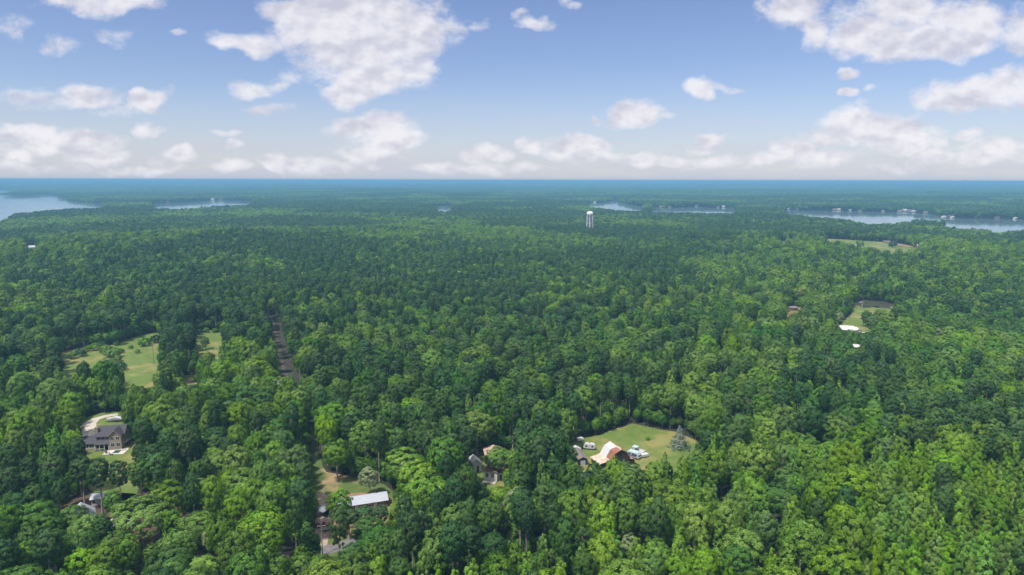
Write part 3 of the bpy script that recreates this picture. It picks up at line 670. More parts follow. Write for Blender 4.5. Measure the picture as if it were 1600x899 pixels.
# places that must stay in sight: (x, y, height of what is seen there)
SEE = []
def see_rect(x0, y0, x1, y1, z=0.0, step=4):
    for a in np.arange(x0, x1 + .1, step):
        for b in np.arange(y0, y1 + .1, step): SEE.append((a, b, np.hypot(*pix(a, b, z)[:2])))
def see_poly(P2, z=0.0, step=5):
    P2 = np.array(P2, float); gx, gy = np.meshgrid(np.arange(P2[:, 0].min(), P2[:, 0].max(), step), np.arange(P2[:, 1].min(), P2[:, 1].max(), step))
    g = np.stack([gx.ravel(), gy.ravel()], 1); g = g[inside(P2, g)]
    for a, b in g: SEE.append((a, b, np.hypot(*pix(a, b, z)[:2])))
see_poly([(102, 552), (150, 543), (200, 533), (230, 524), (250, 522), (248, 555), (250, 580), (240, 597), (214, 592), (196, 588), (190, 566), (165, 560), (130, 564), (104, 569)], 0, 3.5)
see_poly([(304, 522), (345, 517), (348, 526), (344, 538), (325, 534), (306, 531)], step=4); see_poly([(284, 588), (307, 588), (305, 599), (290, 599)], step=3)
see_poly([(897, 692), (935, 682), (960, 672), (990, 664), (1050, 677), (1056, 697), (1032, 700), (1010, 706), (996, 713), (968, 714), (950, 718), (930, 718), (908, 720), (895, 704)])
see_poly([(1072, 684), (1080, 690), (1096, 700), (1080, 702), (1072, 700)], step=4)
see_poly([(548, 776), (601, 768), (608, 784), (606, 790), (556, 794)], 3, 4); see_poly([(500, 752), (516, 750), (512, 800), (514, 826), (500, 828), (496, 790)], 0, 4); see_poly([(518, 752), (600, 762), (600, 768), (548, 775), (518, 768)], 0, 4)
see_poly([(484, 700), (492, 702), (506, 742), (498, 746)], 0, 4); see_rect(500, 857, 516, 864, 0, 3)
see_poly([(133, 665), (152, 650), (192, 650), (194, 670), (196, 690), (208, 694), (214, 704), (204, 722), (182, 716), (160, 712), (140, 700), (134, 690)], 1, 4)
see_poly([(756, 731), (780, 729), (779, 748), (770, 755), (757, 752)], 2, 3); see_poly([(738, 723), (752, 723), (751, 734), (740, 734)], 3, 3); see_poly([(766, 703), (778, 704), (776, 711), (768, 711)], 5, 3)
see_poly([(127, 801), (139, 804), (140, 809), (128, 810)], 5, 3); see_poly([(150, 777), (166, 777), (164, 783), (150, 783)], 3, 4); see_poly([(100, 796), (150, 788), (200, 790), (196, 794), (120, 802)], 0, 4); see_rect(180, 818, 200, 826, 4, 4)
see_poly([(212, 862), (222, 866), (228, 880), (218, 884)], 0, 4); pass
see_poly([(1313, 509), (1332, 509), (1340, 516), (1334, 518), (1314, 516)], 5, 3); see_poly([(1332, 502), (1344, 498), (1348, 514), (1344, 518), (1334, 512)], 0, 3); see_rect(1350, 519, 1362, 520, 0, 3)
see_poly([(1336, 469), (1352, 470), (1380, 476), (1396, 481), (1360, 484), (1340, 480)], 0, 4); see_rect(1332, 539, 1344, 542, 4, 3)
see_poly([(424, 499), (428, 499), (436, 540), (438, 556), (432, 545)], 0, 3); see_poly([(434, 545), (438, 548), (449, 590), (445, 590)], 2, 2.5); see_poly([(1294, 376), (1350, 380), (1400, 385), (1432, 392), (1400, 394), (1350, 388), (1300, 381)], 0, 6)
see_rect(914, 330, 928, 351, 12, 2.5); see_rect(1230, 480, 1246, 484, 0, 4); see_rect(48, 388, 55, 394, 2, 3); see_rect(900, 700, 920, 726, 2, 5); see_rect(1220, 384, 1226, 386, 5, 3); see_rect(1080, 375, 1086, 378, 5, 3)
see_rect(1055, 670, 1071, 698, 0, 4)
SEE = np.array(SEE)

# trees that the photo singles out, by where their tops show: x, y of the top, kind, tint, height factor, width factor, label
SPECIAL = [
    (1063, 664, 'spruce', 'spruce', 1.0, 1.15, 'pale blue-grey spruce standing alone in the grass beside the barn meadow', 'conifer'),
    (80, 712, 'pine', 'pine_mid', 1.0, 1.0, 'tall pine with bare pale trunk beside the brown yard, farthest from the white shed', 'pine tree'),
    (125, 712, 'pine', 'pine_mid', 1.0, .95, 'tall pine with long bare trunk just before the brick house, above the hidden grey roof', 'pine tree'),
    (152, 716, 'pine', 'pine_dark', 1.0, .95, 'tall bare-trunked pine standing before the white building in the brown yard', 'pine tree'),
    (184, 718, 'pine', 'pine_dark', .95, .9, 'narrow dark pine straight before the covered swimming pool', 'pine tree'),
    (216, 716, 'pine', 'pine_mid', 1.0, .95, 'tall pine with bare trunk beside the lawn corner of the brick house', 'pine tree'),
    (242, 706, 'pine', 'pine_mid', 1.05, 1.1, 'broad-topped tall pine rising beyond the lawn of the brick house', 'pine tree'),
    (855, 664, 'pine', 'pine_mid', .9, .85, 'flat-topped pine with bare trunk between the white houses and the meadow', 'pine tree'),
    (827, 655, 'pine', 'pine_dark', .95, .8, 'dark narrow pine with bare trunk behind the white houses', 'pine tree'),
    (745, 646, 'oak', 'oak_olive', 1.05, 1.25, 'huge pale-topped spreading oak behind the white houses', 'tree'),
    (215, 783, 'oak', 'oak_mid', 1.0, 1.5, 'very wide spreading shade tree over the hidden roofs of the brown yard', 'tree'),
    (135, 808, 'oak', 'oak_olive', .75, .9, 'pale rounded tree covering the front of the grey gabled roof', 'tree'),
    (176, 768, 'round', 'oak_mid', .8, .75, 'green tree before the low white-roofed building in the brown yard', 'tree'),
    (112, 792, 'oak', 'oak_olive', .75, .7, 'pale tree beside the grey gabled roof, away from the shed', 'tree'),
    (165, 850, 'oak', 'oak_bright', .8, .75, 'bright green rounded tree beside the orange earth at the bottom edge', 'tree'),
    (780, 700, 'oak', 'oak_olive', .75, .9, 'pale olive tree between the pink roof and the brown roof', 'tree'),
    (810, 702, 'oak', 'oak_olive', .75, .8, 'olive tree standing behind the far corner of the white houses', 'tree'),
    (529, 764, 'round', 'oak_mid', .95, .95, 'upright green tree covering the end of the long metal-roofed building', 'tree'),
    (544, 797, 'pine', 'pine_dark', .5, .9, 'dark low pine before the long metal roof, nearer the upright green tree', 'pine tree'),
    (568, 792, 'pine', 'pine_dark', .48, .85, 'dark low pine before the middle of the long metal roof', 'pine tree'),
    (592, 790, 'pine', 'pine_dark', .52, .8, 'dark low pine before the open end of the long metal-roofed building', 'pine tree'),
    (575, 810, 'pine', 'pine_mid', .8, 1.2, 'broad dark pine in front of the yard of the long building', 'pine tree'),
    (577, 730, 'round', 'grey', .8, .9, 'small grey-green tree on the far side of the long building yard', 'tree'),
    (525, 688, 'oak', 'oak_mid', .95, .85, 'rounded tree standing on the grass strip behind the earth yard', 'tree'),
    (1105, 690, 'oak', 'oak_deep', .55, .8, 'dark dense low tree at the near corner of the barn meadow', 'tree'),
    (862, 694, 'round', 'grey', .55, .9, 'pale grey-green small tree beside the grey shed', 'tree'),
    (885, 700, 'oak', 'oak_deep', .6, .8, 'dark round tree hiding the end of the grey shed', 'tree'),
    (1350, 444, 'pine', 'pine_dark', 1.1, 1.15, 'big lone pine on the lawn by the pale driveway', 'pine tree'),
    (1355, 486, 'round', 'oak_deep', .9, .95, 'dark round tree on the lawn behind the white-roofed house', 'tree'),
    (1310, 486, 'round', 'grey', 1.0, 1.0, 'pale grey-green dome of a tree beside the white-roofed house', 'tree'),
    (208, 489, 'poplar', 'pop_mid', 1.1, 1.6, 'light green cone-shaped tree on the far edge of the sloping meadow', 'tree'),
    (178, 516, 'round', 'oak_deep', .75, 1.0, 'dark round tree on the far edge of the sloping meadow', 'tree'),
    (425, 467, 'round', 'oak_bright', 1.1, .9, 'light green tree at the far end of the dirt track', 'tree'),
    (350, 502, 'round', 'oak_bright', 1.0, .9, 'light green tree at the edge of the small meadow', 'tree'),
    (370, 506, 'round', 'oak_bright', .9, .9, 'light green tree second from the edge of the small meadow', 'tree'),
    (320, 527, 'round', 'oak_deep', .6, .7, 'small dark tree standing in the small meadow', 'tree'),
    (985, 838, 'round', 'grey', .95, .9, 'pale grey half-bare tree among green ones near the bottom edge', 'tree'),
    (1000, 565, 'dead', 'dead', 1.0, 1.0, 'bare grey dead tree in the middle of the forest', 'dead tree'),
]
TREES = []   # x, y, z, kind, tint, hs, ws, rot, label
for (px, py, kd, tn, hf, wf, lb, cat) in SPECIAL:
    h = SHAPE[kd]['H'] * hf; p = pix(px, py, h * .98)
    TREES.append([p[0], p[1], 0.0, kd, tn, hf, wf * (1.15 if kd == 'pine' else 1.08), random.Random(px).uniform(0, 6.28), lb, cat])
n_special = len(TREES)

def covers_view(x, y, h, r, kd):
    """would a tree of this size hide a place that must be seen"""
    d = math.hypot(x, y)
    zlo = h * (.42 if kd == 'pine' else .12)
    cx, cy, dz = proj(np.array([x, y, (h + zlo) / 2])); rx = r * FPX / dz * .86; ry = (h - zlo) / 2 * FPX / dz * .95
    m = SEE[:, 2] > d - 2
    e = ((SEE[m, 0] - cx) / rx) ** 2 + ((SEE[m, 1] - cy) / ry) ** 2
    if (e < 1).any(): return True
    return False
def over_tower(x, y):
    px, py, _ = proj(np.stack([x, y, np.full(len(x), 20.0)], 1)); return (px > 913.5) & (px < 929.5) & (py < 353)
def grow_near(rmax=1250.0):
    rs = np.random.RandomState(5); rr = random.Random(8)
    n = 130000
    rad = np.sqrt(rs.uniform(70.0 ** 2, rmax ** 2, n)); az = rs.uniform(-R(46), R(46), n)
    x, y = rad * np.sin(az), rad * np.cos(az); o = np.argsort(rs.uniform(size=n))
    x, y = x[o], y[o]; pts = np.stack([x, y], 1)
    bl = blocked(pts, 1.2) | ((np.hypot(x, y) > 900) & over_tower(x, y)); kinds, tints = species(x, y, rs)
    site = .85 + .30 * vnoise(x, y, 140, 51)
    grid = {}; cs = 12.0
    def ok(px, py, r, pf=1.0):
        gx, gy = int(px // cs), int(py // cs)
        for a in (gx - 1, gx, gx + 1):
            for b in (gy - 1, gy, gy + 1):
                for (qx, qy, qr, qp) in grid.get((a, b), ()):
                    if qp: qr = qr * pf
                    if (px - qx) ** 2 + (py - qy) ** 2 < ((r + qr) * .69) ** 2: return False
        return True
    for t in TREES:
        grid.setdefault((int(t[0] // cs), int(t[1] // cs)), []).append((t[0], t[1], SHAPE[t[3]]['R'] * t[6] * .9, t[3] == 'pine'))
    # first the broad crowns, then the rest
    order = sorted(range(n), key=lambda i: {'oak': .5, 'dead': 1, 'pine': 1, 'round': 1, 'poplar': .6}[kinds[i]] + (i % 7) * .22)
    for i in order:
        if bl[i]: continue
        kd = kinds[i]; hf = site[i] * rr.uniform(.78, 1.18); wf = rr.uniform(.74, 1.25)
        if kd == 'oak': wf *= rr.uniform(.72, 1.15)
        r = SHAPE[kd]['R'] * wf
        if not ok(x[i], y[i], r): continue
        h = SHAPE[kd]['H'] * hf
        if covers_view(x[i], y[i], h, r, kd):
            done = False
            for f in (.72, .5, .36):
                k2 = 'round' if kd in ('pine', 'oak') else kd
                if kd == 'dead': break
                h2, r2 = SHAPE[k2]['H'] * f * hf, SHAPE[k2]['R'] * max(f, .55) * wf
                if not covers_view(x[i], y[i], h2, r2, k2):
                    if k2 == 'round' and kd == 'pine': tints[i] = 'oak_deep'
                    if k2 == 'round' and tints[i] == 'oak_olive': tints[i] = 'oak_mid'
                    kd, hf, wf, r, done = k2, f * hf, max(f, .55) * wf, r2, True; break
            if not done: continue
        grid.setdefault((int(x[i] // cs), int(y[i] // cs)), []).append((x[i], y[i], r, kd == 'pine'))
        TREES.append([x[i], y[i], float(ground_z(x[i], y[i])[0]), kd, tints[i], hf, wf, rr.uniform(0, 6.28), None, None])
    # understorey: young trees and bushes in what gaps are left
    m = 46000; rad = np.sqrt(rs.uniform(70.0 ** 2, 760.0 ** 2, m)); az = rs.uniform(-R(46), R(46), m); ux, uy = rad * np.sin(az), rad * np.cos(az)
    bl = blocked(np.stack([ux, uy], 1), .6); ti = rs.randint(0, 3, m)
    for i in range(m):
        if bl[i]: continue
        f = rr.uniform(.38, .62); r = 4.3 * f
        if not ok(ux[i], uy[i], r * .62, .45): continue
        if covers_view(ux[i], uy[i], 14 * f, r, 'round'): continue
        grid.setdefault((int(ux[i] // cs), int(uy[i] // cs)), []).append((ux[i], uy[i], r * .62, False))
        TREES.append([ux[i], uy[i], 0.0, 'round', ['oak_deep', 'oak_mid', 'oak_deep'][ti[i]], f, f, rr.uniform(0, 6.28), None, None])
def grow_edges():
    """bushy young growth along the rims of the clearings, as light lets it"""
    rr = random.Random(31)
    for k, P in CLEAR.items():
        if k in ('power_line_cut', 'road_cut', 'yard_west_house'): continue
        c = P.mean(0)
        for i in range(len(P)):
            a, b = P[i], P[(i + 1) % len(P)]; L = np.linalg.norm(b - a); n = max(1, int(L / 2.6)); nn = np.array([(b - a)[1], -(b - a)[0]]) / max(L, 1e-6)
            for j in range(n):
                for row in (1.6, 4.6):
                    q = a + (b - a) * (j + rr.random()) / n + nn * (row + rr.uniform(-1, 1.2)) * (1 if ((a + b) / 2 - c) @ nn > 0 else -1)
                    f = rr.uniform(.30, .62); r = 4.3 * f
                    if blocked(q[None, :], .5)[0] or math.hypot(*q) > 1250: continue
                    if covers_view(q[0], q[1], 14 * f, r, 'round'): continue
                    TREES.append([q[0], q[1], 0.0, 'round', rr.choice(['oak_deep', 'oak_mid', 'oak_deep', 'oak_bright']), f, f * 1.1, rr.uniform(0, 6.28), None, None])
grow_near()
grow_edges()
print('near trees', len(TREES))

# which of them show largest: a small painter's buffer, far to near
def visible_area():
    W, Hh = 800, 450; buf = np.full((Hh, W), -1, np.int32); A = []
    for i, t in enumerate(TREES):
        H, Rr = SHAPE[t[3]]['H'] * t[5], SHAPE[t[3]]['R'] * t[6]; zl = H * (.5 if t[3] == 'pine' else .2)
        cx, cy, dz = proj(np.array([t[0], t[1], t[2] + (H + zl) / 2]))
        A.append((dz, i, cx / 2, cy / 2, Rr * FPX / dz / 2, (H - zl) / 2 * FPX / dz / 2 + Rr * .3 * FPX / dz / 2))
    A.sort(reverse=True)
    for dz, i, cx, cy, rx, ry in A:
        x0, x1 = max(int(cx - rx), 0), min(int(cx + rx) + 1, W); y0, y1 = max(int(cy - ry), 0), min(int(cy + ry) + 1, Hh)
        if x0 >= x1 or y0 >= y1: continue
        Yg, Xg = np.mgrid[y0:y1, x0:x1]; m = ((Xg + .5 - cx) / rx) ** 2 + ((Yg + .5 - cy) / ry) ** 2 < 1
        buf[y0:y1, x0:x1][m] = i
    return np.bincount(buf[buf >= 0], minlength=len(TREES))
area = visible_area()
order = np.argsort(-area)
chosen = set(range(n_special)); cnt = {'pine': 0, 'leaf': 0}
for t in TREES[:n_special]: cnt['pine' if t[3] == 'pine' else 'leaf'] += 1
for i in order:
    i = int(i); k = 'pine' if TREES[i][3] == 'pine' else 'leaf'
    if area[i] < 6: break
    if i in chosen or cnt[k] >= 300: continue
    chosen.add(i); cnt[k] += 1
LANDMARKS = [((165, 688), 'the brick house'), ((560, 780), 'the long metal-roofed building'), ((765, 735), 'the white houses'), ((956, 706), 'the rusty-roofed barn'), ((182, 556), 'the sloping meadow'), ((325, 528), 'the small meadow'),
             ((150, 800), 'the brown yard'), ((504, 812), 'the small grey carport'), ((1063, 684), 'the blue-grey spruce'), ((1325, 516), 'the white-roofed house'), ((432, 540), 'the dirt track'), ((490, 720), 'the grass strip'), ((921, 698), 'the white camper'),
             ((985, 850), 'the pale half-bare tree'), ((1600, 899), 'the lower right corner'), ((1300, 899), 'the bottom edge, right of its middle'), ((1600, 650), 'the right edge'), ((0, 620), 'the left edge'), ((700, 899), 'the bottom edge, left of its middle'), ((1320, 700), 'the dense wood right of the barn'), ((0, 760), 'the lower left corner'), ((740, 600), 'the dark pine wood at the middle')]
ORD = 'nearest,second,third,fourth,fifth,sixth,seventh,eighth,ninth,tenth,eleventh,twelfth,thirteenth,fourteenth,fifteenth,sixteenth,seventeenth,eighteenth,nineteenth,twentieth'.split(',')
ORD += ['twenty-' + w for w in 'first,second,third,fourth,fifth,sixth,seventh,eighth,ninth'.split(',')] + ['thirtieth'] + ['thirty-' + w for w in 'first,second,third,fourth,fifth,sixth,seventh,eighth,ninth'.split(',')] + ['fortieth'] + ['forty-' + w for w in 'first,second,third,fourth,fifth,sixth,seventh,eighth,ninth'.split(',')]
TINTW = {'pine_dark': 'dark green', 'pine_mid': 'mid green', 'pine_pale': 'pale green', 'oak_deep': 'deep green', 'oak_mid': 'mid green', 'oak_olive': 'pale-topped olive', 'oak_bright': 'bright green', 'pop_mid': 'fresh green', 'pop_lime': 'lime green', 'pop_soft': 'soft green', 'grey': 'grey-green', 'dead': 'bare grey', 'spruce': 'blue-grey', 'cedar': 'dark'}
FORMW = {'pine': 'round-topped pine', 'oak': 'spreading broadleaf tree', 'round': 'rounded broadleaf tree', 'poplar': 'narrow upright tree', 'dead': 'dead tree', 'spruce': 'spruce', 'cedar': 'cedar'}
bucket = {}
for i in chosen:
    t = TREES[i]
    if t[8]: continue
    sx, sy, _ = proj(np.array([t[0], t[1], SHAPE[t[3]]['H'] * t[5] * .8]))
    j = min(range(len(LANDMARKS)), key=lambda q: (LANDMARKS[q][0][0] - sx) ** 2 + (LANDMARKS[q][0][1] - sy) ** 2)
    (lx, ly), nm = LANDMARKS[j]
    edge = 'corner' in nm or 'edge' in nm or 'wood' in nm
    side = 'near' if edge else ('behind' if sy < ly else 'in front of')
    bucket.setdefault((nm, side, t[3], t[4]), []).append(((lx - sx) ** 2 + (ly - sy) ** 2, i))
def make_tree(t, label, cat):
    kd = t[3]; v = int(t[7] * 1000) % NVAR[kd]
    nm = {'pine': 'pine_tree', 'dead': 'dead_tree', 'spruce': 'spruce_tree', 'cedar': 'cedar_tree'}.get(kd, 'broadleaf_tree')
    e = thing(nm, label, cat, (t[0], t[1], t[2]), t[7], {'pine': 'pines of the forest', 'broadleaf': 'broadleaf trees of the forest'}.get('pine' if kd == 'pine' else 'broadleaf') if kd not in ('spruce', 'cedar', 'dead') else None)
    e.scale = (t[6], t[6], t[5])
    link('trunk', TREE[kd, v][3], e); link('crown', crown_me(kd, v, t[4]), e)
    return e
for (nm, side, kd, tn), lst in bucket.items():
    lst.sort()
    for r, (_, i) in enumerate(lst):
        w = '%s %s, %s %s' % (TINTW[tn], FORMW[kd] if kd != 'dead' else 'tree', ('the only one' if len(lst) == 1 else ORD[min(r, len(ORD) - 1)] + (' to' if False else ' one')), side + ' ' + nm)
        if TINTW[tn] == 'bare grey': w = w.replace('bare grey tree', 'bare grey dead tree')
        TREES[i][8] = w; TREES[i][9] = {'pine': 'pine tree', 'dead': 'dead tree'}.get(kd, 'tree')
for i in sorted(chosen): make_tree(TREES[i], TREES[i][8], TREES[i][9])
print('single trees', len(chosen), cnt)

# ------------------------------------------------------------------ the mass of the forest on points
PX, PR, PS_, PI_ = [], [], [], []
rs = np.random.RandomState(77)
PIDA = {k: np.array(v) for k, v in PID.items()}
for i, t in enumerate(TREES):
    if i in chosen: continue
    d = math.hypot(t[0], t[1]); lod = 0 if d < 620 else 1
    ids = PIDA[t[3], t[4], lod]
    PX.append((t[0], t[1], t[2])); PR.append(t[7]); PS_.append((t[6], t[6], t[5])); PI_.append(ids[int(t[7] * 977) % len(ids)])
# where houses stand along the far shores: no trees grow on them or just before them
SH = [(1130, 324.2, 'white', 22), (1142, 323.6, 'tan', 20), (1150, 325.6, 'white', 16), (1122, 325, 'tan', 18), (1196, 326.4, 'tan', 22), (1204, 326, 'white', 16), (1232, 327.4, 'white', 16), (1246, 327.8, 'tan', 18), (1304, 329.2, 'tan', 24), (1311, 328.8, 'white', 20), (1328, 329.6, 'white', 18), (1345, 330.4, 'tan', 20), (1380, 331, 'white', 16),
      (1406, 331.4, 'tan', 24), (1414, 330.4, 'white', 28), (1421, 330.8, 'tan', 24), (1428, 331.6, 'white', 18), (1446, 333.4, 'tan', 24), (1476, 340.5, 'white', 18), (1484, 340.2, 'tan', 22), (1490, 340.8, 'white', 18), (1560, 341.6, 'tan', 20), (1588, 342.4, 'white', 18), (1088, 323, 'white', 18), (1046, 324.6, 'tan', 22), (1033, 324, 'white', 16),
      (198, 316.6, 'white', 26), (222, 317.4, 'white', 20), (262, 317, 'tan', 24), (332, 312.6, 'white', 34), (344, 312.6, 'tan', 30), (410, 314, 'white', 22), (929, 316.8, 'white', 22), (906, 319.4, 'white', 18), (978, 299.5, 'white', 60), (1216, 300.6, 'white', 46)]
SHP = [(pix(a, b, 0)[:2], w) for a, b, c, w in SH]
LAKE_VIEW = [(np.array(SEEN[i], float), np.hypot(P[:, 0], P[:, 1]).max()) for i, P in enumerate(LAKES.values())]
def over_lake(x, y, z, h):
    r = np.zeros(len(x), bool)
    for f in (.4, .55, .7, .85, 1.0, 1.15): r |= over_lake1(x, y, z, h * f)
    px, py, dz = proj(np.stack([x, y, z + h], 1)); d = np.hypot(x, y)
    az = np.arctan2(x, y)
    for q, w in SHP:
        dq = float(np.hypot(*q)); r |= (np.abs(az - math.atan2(q[0], q[1])) * dq < w * .36) & (d > dq - (150 if dq < 3600 else 300)) & (d < dq + 8)
    return r | ((px > 913.5) & (px < 929.5) & (py < 353) & (d < TOWER_D + 14))
def over_lake1(x, y, z, h):
    """trees whose heads would stand up before the open water"""
    px, py, dz = proj(np.stack([x, y, z + h], 1)); d = np.hypot(x, y); q = np.stack([px, py], 1); r = np.zeros(len(x), bool); j = rs.uniform(0, 1, len(x))
    for V, dl in LAKE_VIEW:
        ym = (V[:, 1].max() - V[:, 1].min()) * .25
        r |= inside(V, q) & (d < dl)
    return r
def fill_ring(r0, r1, cell, lod, grow):
    az = R(44); g = int(r1 * math.sin(az) / cell) + 2
    gx, gy = np.meshgrid(np.arange(-g, g + 1), np.arange(int(r0 * math.cos(az) / cell) - 1, int(r1 / cell) + 2))
    x = (gx.ravel() + rs.uniform(-.46, .46, gx.size)) * cell; y = (gy.ravel() + rs.uniform(-.46, .46, gx.size)) * cell
    d = np.hypot(x, y); m = (d >= r0) & (d < r1) & (np.abs(np.arctan2(x, y)) < az); x, y = x[m], y[m]
    b = blocked(np.stack([x, y], 1), 3); x, y = x[~b], y[~b]
    kd, tn = species(x, y, rs); z = ground_z(x, y); site = .84 + .30 * vnoise(x, y, 140, 51)
    over = over_lake(x, y, z, 24 * site)
    for i in range(len(x)):
        if over[i]: continue
        ids = PIDA[kd[i], tn[i], lod]; hf = site[i] * (1 + .16 * (rs.rand() - .5) * 2); wf = grow * (.85 + .35 * rs.rand()) * (1.12 if kd[i] == 'pine' else 1.45 if kd[i] == 'poplar' else .92)
        if r0 > 1500 and r1 < 2600 and covers_view(x[i], y[i], 20 * hf, 5, kd[i]): continue
        PX.append((x[i], y[i], z[i])); PR.append(rs.rand() * 6.28); PS_.append((wf, wf, hf)); PI_.append(ids[rs.randint(len(ids))])
fill_ring(1250, 1560, 6.3, 1, 1.0)
fill_ring(1560, 2500, 7.0, 2, 1.08)
fill_ring(2500, 4600, 9.5, 2, 1.45)
def fill_patches(r0, r1, size, sc):
    az = R(43); g = int(r1 * math.sin(az) / size) + 2
    gx, gy = np.meshgrid(np.arange(-g, g + 1), np.arange(int(r0 * math.cos(az) / size) - 1, int(r1 / size) + 2))
    x = (gx.ravel() + rs.uniform(-.03, .03, gx.size)) * size; y = (gy.ravel() + rs.uniform(-.03, .03, gx.size)) * size
    d = np.hypot(x, y); m = (d >= r0) & (d < r1) & (np.abs(np.arctan2(x, y)) < az); x, y = x[m], y[m]
    b = blocked(np.stack([x, y], 1)) | over_lake(x, y, ground_z(x, y), 19 + 0 * x); x, y = x[~b], y[~b]; z = ground_z(x, y)
    q = .55 * vnoise(x, y, 900, 61) + .45 * vnoise(x, y, 350, 62)
    for i in range(len(x)):
        key = 'far_pine' if q[i] < .40 else 'far_mix' if q[i] < .55 else 'far_leaf' if q[i] < .70 else 'far_bright'
        ids = PIDA[key, '', 3]
        PX.append((x[i], y[i], z[i] - (1 if sc < 2 else 0))); PR.append(rs.randint(4) * math.pi / 2); s = sc
        PS_.append((s, s, (1.0 if sc < 2 else 1.35) * rs.uniform(.9, 1.1))); PI_.append(ids[rs.randint(len(ids))])
fill_patches(4560, 11000, 150, 1.0)
fill_patches(10900, 48000, 480, 3.2)
print('forest points', len(PX))
def build_forest():
    me = bpy.data.meshes.new('forest'); n = len(PX); me.vertices.add(n); me.vertices.foreach_set('co', np.array(PX, np.float32).ravel())
    rot = np.zeros((n, 3), np.float32); rot[:, 2] = PR
    a = me.attributes.new('rot', 'FLOAT_VECTOR', 'POINT'); a.data.foreach_set('vector', rot.ravel())
    a = me.attributes.new('scl', 'FLOAT_VECTOR', 'POINT'); a.data.foreach_set('vector', np.array(PS_, np.float32).ravel())
    a = me.attributes.new('pid', 'INT', 'POINT'); a.data.foreach_set('value', np.array(PI_, np.int32))
    o = link('forest', me)
    tag(o, 'mixed pine and broadleaf forest covering all the land between the clearings and lakes', 'forest', kind='stuff')
    ng = bpy.data.node_groups.new('forest_setting_out', 'GeometryNodeTree')
    ng.interface.new_socket('Geometry', in_out='INPUT', socket_type='NodeSocketGeometry'); ng.interface.new_socket('Geometry', in_out='OUTPUT', socket_type='NodeSocketGeometry')
    N = NT(ng); gi = N.new('NodeGroupInput'); go = N.new('NodeGroupOutput'); ip = N.new('GeometryNodeInstanceOnPoints')
    ci = N.new('GeometryNodeCollectionInfo'); ci.inputs['Collection'].default_value = pcol; ci.inputs['Separate Children'].default_value = True; ci.inputs['Reset Children'].default_value = True
    def na(nm, dt):
        x = N.new('GeometryNodeInputNamedAttribute', data_type=dt); x.inputs['Name'].default_value = nm; return [q for q in x.outputs if q.enabled and q.name == 'Attribute'][0]
    N.l.new(gi.outputs[0], ip.inputs['Points']); N.l.new(ci.outputs[0], ip.inputs['Instance']); ip.inputs['Pick Instance'].default_value = True
    N.l.new(na('pid', 'INT'), ip.inputs['Instance Index']); N.l.new(na('rot', 'FLOAT_VECTOR'), ip.inputs['Rotation']); N.l.new(na('scl', 'FLOAT_VECTOR'), ip.inputs['Scale'])
    N.l.new(ip.outputs[0], go.inputs[0])
    md = o.modifiers.new('setting_out', 'NODES'); md.node_group = ng
build_forest()

# ------------------------------------------------------------------ materials of buildings
slate = varied('slate_shingles', (0.036, 0.036, 0.044), (0.054, 0.052, 0.061), 2.5, 0.85, bump=.3)
tan_wall = varied('tan_cladding', (0.236, 0.189, 0.139), (0.286, 0.229, 0.175), 2.0, 0.9)
stone = varied('stone_veneer', (0.193, 0.161, 0.125), (0.271, 0.232, 0.186), 4.0, 0.9, bump=.4)
white = varied('white_paint', (0.47, 0.465, 0.455), (0.54, 0.53, 0.52), 1.5, 0.6)
glass = principled('dark_glass', (0.014, 0.018, 0.021), 0.08, 0.6)[0]
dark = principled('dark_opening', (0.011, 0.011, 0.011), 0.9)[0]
dark_wood = varied('dark_wood', (0.025, 0.020, 0.017), (0.050, 0.039, 0.032), 3.0, 0.9, stretch=(6, 6, .7))
metal_roof = varied('silver_metal_roof', (0.257, 0.271, 0.307), (0.307, 0.321, 0.357), 0.8, 0.45, stretch=(.3, 3, 1))
metal_dark = varied('grey_metal_roof', (0.114, 0.121, 0.143), (0.157, 0.164, 0.186), 0.9, 0.5)
metal_white = varied('white_metal_roof', (0.357, 0.364, 0.379), (0.407, 0.411, 0.421), 0.7, 0.5)
rust = varied('rusty_metal', (0.150, 0.060, 0.036), (0.215, 0.108, 0.072), 0.9, 0.75, c3=(0.55, 0.42, 0.34), scale3=0.35, stretch=(1, 1, .35), lo3=.56, hi3=.66)
rust_pale = varied('pale_weathered_metal', (0.429, 0.379, 0.336), (0.500, 0.471, 0.443), 0.7, 0.6, c3=(0.42, 0.24, 0.16), scale3=0.4, lo3=.56, hi3=.7)
rust_mixed = varied('half_rusted_metal', (0.371, 0.257, 0.200), (0.429, 0.357, 0.314), 0.8, 0.7, c3=(0.36, 0.15, 0.09), scale3=0.5, lo3=.5, hi3=.6)
brick_wall = varied('brown_brick', (0.143, 0.082, 0.061), (0.193, 0.114, 0.086), 2.0, 0.9)
brown_roof = varied('brown_shingles', (0.143, 0.082, 0.064), (0.193, 0.118, 0.093), 1.5, 0.85)
pink_roof = varied('faded_pink_roof', (0.300, 0.193, 0.157), (0.357, 0.250, 0.207), 1.2, 0.8)
grey_roof = varied('grey_brown_roof', (0.107, 0.089, 0.086), (0.150, 0.129, 0.121), 1.5, 0.85)
rubber = principled('tyre_rubber', (0.014, 0.014, 0.014), 0.8)[0]
steel = principled('galvanised_steel', (0.250, 0.257, 0.264), 0.4, 0.5, 0.6)[0]
pool_cover = principled('green_pool_cover', (0.009, 0.039, 0.023), 0.6)[0]
tower_white = varied('tower_paint', (0.486, 0.493, 0.500), (0.543, 0.543, 0.543), 0.2, 0.5)
pole_wood = varied('pole_wood', (0.143, 0.121, 0.100), (0.214, 0.186, 0.157), 1.0, 0.9)
def paint(name, c, rough=0.3): return principled(name, c, rough, 0.5)[0]
